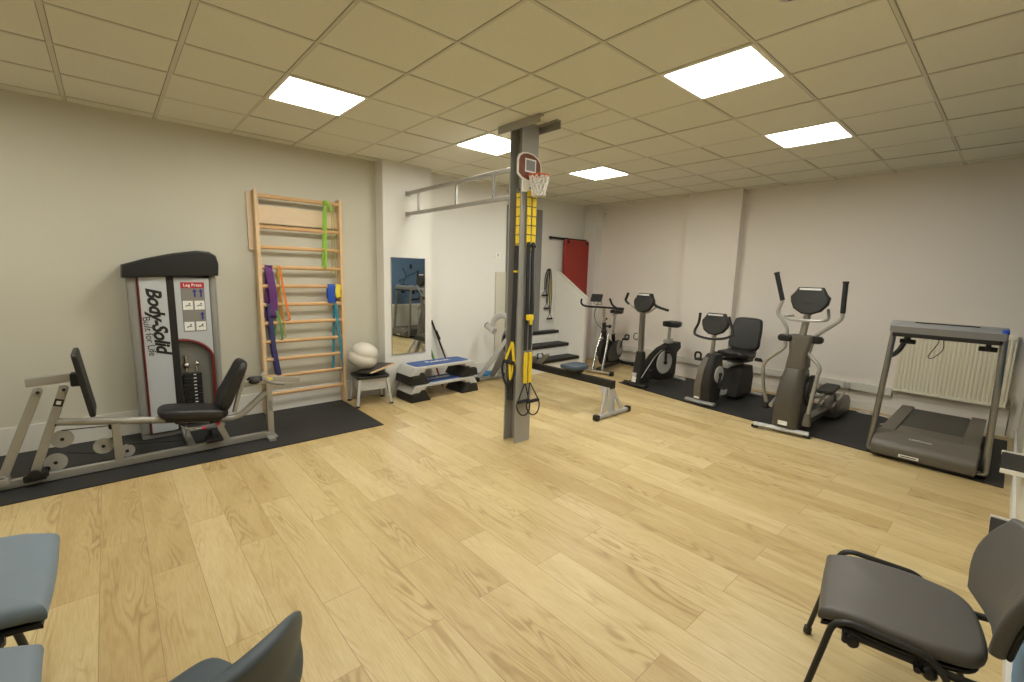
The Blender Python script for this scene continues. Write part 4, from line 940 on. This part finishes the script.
# ------------------------------------------------------------------ upright bike
ub = thing('upright_bike', 'upright exercise bike with grey crank disc, second machine from the corner', 'exercise bike', (1.71, 5.97, ZM), -8)
b = MB(); b.tube([K(-.20, 0, .035), K(0, -.02, .035), K(.20, 0, .035)], .03, seg=12, flat=(.024, .045)); b.build('front_stabilizer', 'dgrey', ub)
lv = [(0, .10, .04, .14, .28, .04), (0, .10, .06, .165, .30, .05), (0, .085, .20, .15, .22, .05), (.0, .075, .40, .125, .15, .045), (.0, .07, .52, .11, .12, .04), (.0, .07, .53, .09, .10, .035)]
b = shell(lv); cs = b.build('column_shroud', 'dgrey', ub)
b = MB(); b.box(K(.0, -.044, .115), (.075, .012, .085), rot=(R(-8), 0, 0), bev=.002); b.mi = 1; b.box(K(.0, -.045, .19), (.085, .012, .05), rot=(R(-18), 0, 0), bev=.004); b.build('white_sticker', ['labelw', 'lgrey'], cs)
prof = [(.02, .05), (.10, .14), (.20, .30), (.34, .45), (.50, .55), (.66, .60), (.74, .625), (.93, .625), (.95, .53), (.86, .46), (.85, .12), (.80, .06), (.45, .05), (.30, .10), (.15, .05)]
b = MB(); b.prism(prof, 'x', -.075, .075, .022); bs = b.build('drive_shroud', 'black', ub)
b = MB(); b.tube([K(.078, .03, .14), K(.079, .16, .285), K(.079, .30, .43), K(.078, .46, .535)], .007, seg=6, k=4); b.build('silver_edging', 'silver', bs)
text_mesh('shroud_lettering', 'LifeFitness', .022, 'mgrey', bs, frame_mat((0, 1, 0), (0, 0, 1), K(.0755, .23, .24)), extrude=.0006)
b = MB(); b.lathe([(.02, 0), (.165, 0), (.178, .006), (.172, .018), (.02, .02)], K(.076, .53, .335), 'x', 36); cr = b.build('crank_disc', 'lgrey', ub)
b = MB(); b.beam(K(.108, .53, .335), K(.108, .53, .50), .018, .034, up=(0, 1, 0), bev=.004); b.cyl(K(.095, .53, .335), K(.125, .53, .335), .03, bev=.006); b.build('crank_arm', 'black', cr)
b = MB(); b.box(K(.165, .52, .505), (.10, .10, .028), bev=.008); b.tube(round_pts([K(.12, .50, .515), K(.12, .50, .575), K(.21, .50, .575), K(.21, .50, .515)], .03), .01, seg=4, flat=(.018, .003)); b.build('pedal', 'black', cr)
b = MB(); b.beam(K(-.09, .53, .335), K(-.10, .50, .19), .018, .034, up=(0, 1, 0), bev=.004); b.box(K(-.15, .49, .18), (.10, .10, .028), bev=.008); b.build('pedal', 'black', ub)
b = MB(); b.beam(K(0, .07, .50), K(.03, .02, 1.14), .075, .07, up=(0, 1, 0), bev=.02); co_ = b.build('column', 'dsteel', ub)
b = MB(); b.tube(round_pts([K(-.05, .03, .80), K(-.10, .02, .79), K(-.115, .02, .72), K(-.065, .03, .69), K(-.045, .03, .72)], .02), .007, seg=7); b.build('bottle_cage', 'black', co_)
console('console', .055, .0, 1.245, .98, ub, K, 'dgrey', lean=.25)
b = MB()
b.tube(smooth_pts([K(.02, .02, 1.10), K(-.08, .02, 1.14), K(-.175, -.01, 1.215), K(-.235, -.03, 1.27)], 4), .014, seg=8); b.tube(smooth_pts([K(.05, .02, 1.10), K(.17, .02, 1.145), K(.26, .03, 1.215)], 4), .014, seg=8); hb = b.build('handlebar', 'silver', ub)
for P in ([(-.20, -.02, 1.225), (-.255, -.04, 1.275), (-.235, -.05, 1.32), (-.205, -.05, 1.39)], [(.155, .0, 1.385), (.20, .01, 1.31), (.25, .02, 1.235), (.33, .05, 1.20), (.43, .08, 1.175)]):
    b = MB(); b.tube([K(*p) for p in P], .019, seg=10, k=4); b.build('hand_grip', 'foam', hb)
b = MB(); b.box(K(0, .70, .64), (.10, .13, .06), bev=.015); b.cyl(K(0, .70, .62), K(0, .715, .86), .024); b.cyl(K(.0, .74, .66), K(.0, .80, .66), .022, bev=.005); sp_ = b.build('seat_post', 'silver', ub)
so = [(-.125, .10), (-.13, .0), (-.06, -.08), (-.03, -.16), (.03, -.16), (.06, -.08), (.13, .0), (.125, .10), (.06, .125), (-.06, .125)]
so = [tuple(p)[:2] for p in smooth_pts([(x, y, 0) for x, y in so], 4, True)]
b = MB(); b.pad(so, .085, .03, fn=lambda x, y, z: (x, .73+y, .865+z+.02*(y/.15)**2), crown=.008); b.build('seat', 'vinyl', ub)
b = MB(); b.tube(round_pts([K(-.11, .86, .915), K(-.09, .875, .925), K(.09, .875, .925), K(.11, .86, .915)], .02), .016, seg=4, flat=(.03, .004), up=(0, 0, 1)); b.build('seat_backplate', 'lgrey', sp_)
b = MB(); b.tube([K(-.17, .96, .033), K(.17, .96, .033)], .03, seg=12, flat=(.024, .036)); b.build('rear_stabilizer', 'lgrey', ub)

# ------------------------------------------------------------------ spin bike
sb = thing('spin_bike', 'black and silver indoor cycle standing nearest the room corner', 'exercise bike', (.79, 6.22, 0), 13)
for y, w, m in ((0, .27, 'chrome'), (1.08, .24, 'dgrey')):
    b = MB(); b.tube([K(-w, y, .045), K(w, y, .045)], .03, seg=12, flat=(.028, .036)); s_ = b.build('stabilizer', m, sb)
    for sx in (-1, 1):
        b = MB(); b.box(K(sx*w, y, .038), (.06, .085, .072), bev=.014); b.build('foot_cap', 'black', s_)
b = MB(); b.beam(K(0, .02, .07), K(0, 1.06, .07), .06, .05, bev=.01); b.tube([K(0, .95, .08), K(0, .72, .34), K(0, .62, .62)], .032, seg=10, k=3); b.build('frame', 'dgrey', sb)
for sx in (-1, 1):
    b = MB(); b.tube([K(sx*.085, .02, .06), K(sx*.085, .14, .40), K(sx*.06, .26, .66)], .021, seg=10, k=3); b.build('fork_leg', 'chrome', sb)
b = MB(); b.tube([K(0, .24, .60), K(0, .20, .86)], .034, seg=12); b.tube([K(0, .22, .64), K(0, .45, .50), K(0, .66, .46)], .03, seg=10, k=3); b.ball(K(0, .22, .70), (.05, .06, .06), 12, 8); b.build('head_tube', 'black', sb)
b = MB(); b.lathe([(.03, -.012), (.16, -.012), (.175, -.026), (.225, -.026), (.23, 0), (.225, .026), (.175, .026), (.16, .012), (.03, .012)], K(0, .30, .33), 'x', 36); fl_ = b.build('flywheel', 'dgrey', sb)
b = MB(); P = [K(0, .30+.25*math.cos(a), .33+.25*math.sin(a)) for a in [R(20+14*i) for i in range(13)]]; b.tube(P, .01, seg=4, flat=(.03, .004), up=(1, 0, 0)); b.build('wheel_fender', 'black', fl_)
cg = [tuple(p)[:2] for p in smooth_pts([(.22, .30, 0), (.30, .20, 0), (.60, .16, 0), (.84, .22, 0), (.88, .38, 0), (.78, .50, 0), (.55, .50, 0), (.30, .42, 0)], 4, True)]
b = MB(); b.prism(cg, 'x', .05, .095, .012); b.build('chain_guard', 'black', sb)
b = MB(); b.lathe([(.05, .0), (.13, 0), (.13, .014), (.05, .014)], K(.096, .70, .38), 'x', 28); cr = b.build('crank_ring', 'mgrey', sb)
b = MB(); b.beam(K(.12, .70, .38), K(.12, .78, .52), .016, .03, up=(0, 1, 0), bev=.003); b.box(K(.175, .79, .53), (.10, .10, .03), bev=.006); b.tube(round_pts([K(.14, .83, .53), K(.14, .85, .60), K(.21, .85, .60), K(.21, .83, .53)], .02), .01, seg=4, flat=(.014, .002)); b.build('pedal', 'black', cr)
b = MB(); b.beam(K(-.08, .70, .38), K(-.08, .62, .24), .016, .03, up=(0, 1, 0), bev=.003); b.box(K(-.13, .61, .23), (.10, .10, .03), bev=.006); b.build('pedal', 'black', sb)
b = MB(); b.cyl(K(0, .20, .84), K(0, .16, 1.10), .024); b.build('handlebar_stem', 'chrome', sb)
b = MB(); b.cyl(K(.02, .21, .80), K(.09, .21, .80), .016); b.ball(K(.10, .21, .80), .03, 12, 8); b.cyl(K(0, .22, .90), K(0, .30, .92), .02, bev=.004); b.build('adjuster_knob', 'black', sb)
b = MB(); P = [K(-.355, .02, 1.25), K(-.36, .03, 1.17), K(-.30, .08, 1.125), K(-.10, .13, 1.12), K(.0, .14, 1.12), K(.10, .13, 1.12), K(.25, .12, 1.12), K(.30, .06, 1.11)]
b.tube(smooth_pts(P, 4), .017, seg=9); b.tube(smooth_pts([K(.17, -.02, 1.28), K(.20, .03, 1.18), K(.25, .10, 1.12)], 4), .017, seg=9); b.cyl(K(.22, .13, 1.115), K(.36, .12, 1.115), .024, bev=.005); b.build('handlebar', 'foam', sb)
b = MB(); b.pad(rrect(.20, .13, .018), .03, .008, fn=lambda x, y, z: (-.11+x+y*.12, .10-z+y*.2, 1.275+y)); mo = b.build('monitor', 'black', sb)
b = MB(); b.box(K(-.11, .066, 1.285), (.11, .004, .045), rot=(R(-10), 0, R(0))); b.build('monitor_screen', 'dgrey', mo)
b = MB(); b.tube(round_pts([K(-.17, .09, 1.22), K(-.15, .10, 1.165), K(-.02, .12, 1.165), K(-.02, .09, 1.22)], .02), .008, seg=7); b.build('monitor_bracket', 'silver', mo)
b = MB(); b.tube(smooth_pts([K(-.08, .08, 1.20), K(-.15, .12, 1.0), K(-.12, .16, .84), K(-.02, .20, .74)], 5), .005, seg=6); b.build('brake_cable', 'black', sb)
b = MB(); b.cyl(K(0, .63, .58), K(0, .66, .97), .023); b.cyl(K(0, .66, .62), K(0, .73, .62), .018, bev=.004); b.box(K(0, .66, .965), (.04, .16, .035), bev=.006); b.build('seat_post', 'chrome', sb)
b = MB(); b.pad(so, .06, .022, fn=lambda x, y, z: (x*.85, .68+y*1.0, .985+z+.02*(y/.15)**2), crown=.006); b.build('saddle', 'vinyl', sb)
# ------------------------------------------------------------------ radiator and small things along the back wall
ra = thing('radiator', 'cream ribbed panel radiator on the back wall behind the treadmill', 'radiator', (4.965, YB, .72))
b = MB(); n = 26; w = .93; rg = []
pts = []
for i in range(n):
    x0 = -w/2+w*i/n; dx = w/n
    pts += [(x0, -.082), (x0+dx*.18, -.094), (x0+dx*.62, -.094), (x0+dx*.80, -.082)]
pts += [(w/2, -.082), (w/2, -.05), (-w/2, -.05)]
b.prism(pts, 'z', -.36, .36); b.box((0, -.07, -.375), (w+.01, .05, .035), bev=.008); b.box((0, -.07, .372), (w+.01, .05, .03), bev=.008); b.build('front_panel', 'rad', ra)
b = MB(); b.box((0, -.045, .392), (w+.02, .085, .012), bev=.003)
for s in (-1, 1): b.box((s*(w/2+.006), -.045, 0), (.012, .085, .79), bev=.003)
b.build('casing', 'rad', ra)
b = MB()
for s in (-.3, .3): b.box((s, -.022, 0), (.03, .042, .70))
b.build('wall_bracket', 'white', ra)
b = MB(); b.cyl((w/2+.02, -.045, -.34), (w/2+.06, -.045, -.34), .012); b.cyl((w/2+.05, -.045, -.40), (w/2+.05, -.045, -.29), .018, bev=.004); b.cyl((w/2+.05, -.045, -.70), (w/2+.05, -.045, -.40), .008); b.build('valve', 'chrome', ra)
b = MB(); P = [(4.18, 7.20, .016), (4.26, 7.14, .016), (4.33, 7.20, .016), (4.25, 7.24, .016), (4.20, 7.16, .016), (4.30, 7.12, .016), (4.45, 7.18, .016), (4.55, 7.08, .016), (4.57, 6.90, .016), (4.50, 6.75, .016)]
b.tube(smooth_pts(P, 5), .0055, seg=6); tag(b.build('power_cable', 'white'), 'white power cable curled on the mat beside the treadmill', 'cable')
b = MB(); b.tube([(4.02, YB-.015, .25), (4.02, YB-.012, .10)], .006, seg=6); b.mi = 1; b.box((4.02, YB-.066, .30), (.075, .012, .07), bev=.003); tag(b.build('wall_socket', ['white', 'lgrey']), 'white wall socket on the trunking left of the treadmill', 'socket')

# ------------------------------------------------------------------ stacking chairs
def make_chair(label, m, loc, rz, lean=14, wrap=1.15, shell='dgrey', fy=-.26, back=(1., 1., 0.), k=1., lx=.285, fin=False):
    ch = thing('stacking_chair', label, 'chair', loc, rz)
    ch.scale = (k, k, k)
    # local: sitter faces -y
    out = [(-.215, -.20), (-.17, -.225), (.17, -.225), (.215, -.20), (.232, .0), (.222, .10), (.188, .19), (.095, .226), (-.095, .226), (-.188, .19), (-.222, .10), (-.232, .0)]
    out = [tuple(p)[:2] for p in smooth_pts([(x, y, 0) for x, y in out], 4, True)]
    b = MB(); b.pad(out, .055, .024, fn=lambda x, y, z: (x, y, .425+z-.025*max(0, (-y-.10)/.12)**2+.010*(x/.22)**2), crown=.006); st_ = b.build('seat', m, ch)
    b = MB(); b.pad([(x*.95, y*.95) for x, y in out], .016, .006, fn=lambda x, y, z: (x, y, .410+z-.022*max(0, (-y-.10)/.12)**2)); b.build('seat_pan', 'black', st_)
    a = R(lean)
    bo = [(-.155, -.165), (.155, -.165), (.205, -.13), (.235, .0), (.215, .135), (.17, .165), (-.17, .165), (-.215, .135), (-.235, .0), (-.205, -.13)]
    if fin: bo = [(-.155, -.165), (.155, -.165), (.215, -.13), (.245, -.03), (.215, .08), (.12, .165), (-.12, .165), (-.215, .08), (-.245, -.03), (-.215, -.13)]
    bo = [tuple(p)[:2] for p in smooth_pts([(x, y, 0) for x, y in bo], 4, True)]
    def bfn(x, y, z):
        c = wrap*x*x                                  # wraps round the sitter
        lum = .018*math.cos(y/.165*1.4)
        d = z-c*1.0+lum*-1
        # z+ is the rear side
        return (x*back[0], .262+back[2]+y*math.sin(a)+d*math.cos(a), .655+y*math.cos(a)-d*math.sin(a))
    b = MB(); b.pad(bo, .045, .019, fn=bfn); bk_ = b.build('backrest', m, ch)
    b = MB(); b.pad([(x*.96, y*.96) for x, y in bo], .012, .005, fn=lambda x, y, z: bfn(x, y, z+.044)); b.build('back_shell', shell, bk_)
    for s in (-1, 1):
        b = MB()
        P = round_pts([K(s*lx, fy, .012), K(s*.262, fy+.085, .478), K(s*.262, .07, .470), K(s*.262, .11, .43), K(s*(lx-.01), .285, .012)], .055, 6)
        b.tube(P, .0125, seg=10, flat=(.0125, .0105)); lg = b.build('leg_frame', 'black', ch)
        for y in (fy, .285):
            b = MB(); b.cyl(K(s*(lx+.001 if y < 0 else lx-.009), y, 0), K(s*(lx-.002 if y < 0 else lx-.012), y*.99, .035), .0165, seg=12, bev=.004); b.build('foot_cap', 'black', lg)
        for yb in (-.12, .08): b = MB(); b.ball(K(s*.240, yb, .400), (.02, .022, .022), 10, 6); b.build('stacking_buffer', 'black', lg)
        b = MB(); P = round_pts([K(s*.215, -.15, .405), K(s*.215, .20, .405), K(s*.195, .285+back[2], .42), K(s*.185, .275+back[2], .55), K(s*.185, .262+back[2]+.06*math.sin(a), .70)], .06, 6)
        b.tube(P, .0135, seg=10, flat=(.0135, .011)); b.build('back_tube', 'black', ch)
    b = MB()
    for y in (-.14, .05): b.tube([K(-.258, y, .404), K(.258, y, .404)], .0105, seg=8)
    b.build('cross_tube', 'black', ch)
    return ch
make_chair('dark grey upholstered stacking chair against the right wall', 'chairgrey', (5.225, 2.25, 0), -80, lean=16, back=(1., 1., .025))
make_chair('blue-grey chair with its seat at the left edge, behind another seat', 'chairblue', (3.21, -.35, 0), 180, fy=-.12, k=1.24, lx=.262)
make_chair('pale blue chair cut off by the bottom left corner', 'chairblue', (3.92, -.345, 0), 180, fy=-.12, k=1.24, lx=.262)
sc_ = thing('shell_chair', 'slate blue padded chair whose curved back rises at the bottom edge', 'chair', (4.10, .175, 0), -74)
sc_.scale = (.975, .975, .975)
prof = [(-.185, .405, .15), (-.19, .435, .175), (-.15, .452, .195), (-.05, .448, .215), (.08, .446, .228), (.15, .455, .235), (.20, .490, .262), (.232, .55, .290), (.256, .63, .292), (.275, .70, .272), (.290, .755, .228), (.299, .785, .178), (.304, .803, .115), (.306, .810, .06)]
pp = smooth_pts([Vector((w, y, z)) for y, z, w in prof], 3)
b = MB(); rg = []
for i, p in enumerate(pp):
    t_ = (pp[min(i+1, len(pp)-1)]-pp[max(i-1, 0)]); t_ = Vector((0, t_.y, t_.z)).normalized(); nn = Vector((0, -t_.z, t_.y))
    th = .022*(1-.75*max(0, (i/(len(pp)-1)-.86)/.14)**2)*(1-.6*max(0, 1-i/4))
    ring = []
    for j in range(28):
        a = 2*PI*j/28; cx_, sx_ = math.cos(a), math.sin(a)
        x = p.x*math.copysign(abs(cx_)**.5, cx_); k_ = th*math.copysign(abs(sx_)**.8, sx_)
        c_ = 1.1*x*x*min(1, max(0, (p.z-.46)/.12)) + .35*x*x
        q = Vector((x, p.y, p.z))+nn*(k_+c_)
        ring.append(q)
    rg.append(ring)
b.rings(rg); b.build('seat_shell', 'shaded', sc_)
for s in (-1, 1):
    b = MB(); b.tube(round_pts([K(s*.21, -.17, .012), K(s*.17, -.11, .415), K(s*.17, .13, .415), K(s*.21, .23, .012)], .05, 5), .0125, seg=10); lg = b.build('leg_frame', 'black', sc_)
    for y in (-.17, .23):
        b = MB(); b.cyl(K(s*.211, y, 0), K(s*.208, y*.99, .035), .0165, seg=12, bev=.004); b.build('foot_cap', 'black', lg)
b = MB(); b.box(K(0, .01, .414), (.34, .10, .014), bev=.003); b.build('seat_plate', 'black', sc_)


# ------------------------------------------------------------------ right wall: painted patch and small white-edged shelves
b = MB(); b.prism([(2.2, .11), (3.3, .11), (3.3, .70), (2.2, .70)], 'x', XR-.003, XR-.0005); b.mi = 1
b.prism([(2.2, .11), (2.72, .11), (3.05, .70), (2.2, .70)], 'x', XR-.005, XR-.003)
tag(b.build('wall_decal', ['skyblue', 'midblue']), 'pale and mid blue painted decal low on the wall behind the grey chair', 'wall decal')
for lab, y0, y1, z, dx in (('white-edged grey wall shelf beside the near end of the treadmill', 4.445, 4.93, .45, .115), ('white-edged grey wall shelf just above the grey chair backrest', 3.19, 3.50, .45, .13)):
    s_ = thing('wall_shelf', lab, 'shelf', (XR, (y0+y1)/2, z))
    L_ = y1-y0
    b = MB(); b.box((-dx/2, 0, -.010), (dx-.004, L_-.004, .020), bev=.003); b.build('shelf_board', 'dgrey', s_)
    for sg in (-1, 1):
        b = MB(); b.box((-dx/2, sg*(L_/2+.004), -.006), (dx, .010, .030), bev=.003); b.build('edge_strip', 'white', s_)
    b = MB(); b.box((-dx*.4, 0, -.035), (dx*.8, .02, .03), bev=.003); b.build('bracket', 'mgrey', s_)
b = MB(); b.box((XR-.010, (YN+YB)/2, .05), (.02, YB-YN, .10), bev=.003); tag(b.build('baseboard_right', 'trim'), kind='structure')
# ------------------------------------------------------------------ camera, render look
f_, yaw, pit, rol = 449.941, -.8392, .1480, .0262
fw = Vector((math.sin(yaw)*math.cos(pit), math.cos(yaw)*math.cos(pit), -math.sin(pit)))
r0 = Vector((math.cos(yaw), -math.sin(yaw), 0)); u0 = r0.cross(fw)
rr = r0*math.cos(rol)+u0*math.sin(rol); uu = u0*math.cos(rol)-r0*math.sin(rol)
cam = bpy.data.cameras.new('camera'); co = bpy.data.objects.new('camera', cam); COL.objects.link(co)
cam.sensor_width = 36; cam.lens = 36*f_/1024; cam.clip_start = .05
mw = Matrix((rr, uu, -fw)).transposed().to_4x4(); mw.translation = Vector((5.3823, .1524, 1.637)); co.matrix_world = mw
SC.camera = co
w = bpy.data.worlds.new('world'); SC.world = w; w.use_nodes = True
w.node_tree.nodes['Background'].inputs[0].default_value = (.75, .78, .85, 1); w.node_tree.nodes['Background'].inputs[1].default_value = .05
SC.view_settings.view_transform = 'Standard'; SC.view_settings.look = 'None'
SC.view_settings.gamma = 1; SC.view_settings.use_curve_mapping = False; SC.view_settings.exposure = .30
try: SC.cycles.use_denoising = True; SC.cycles.max_bounces = 10; SC.cycles.diffuse_bounces = 6
except Exception: pass
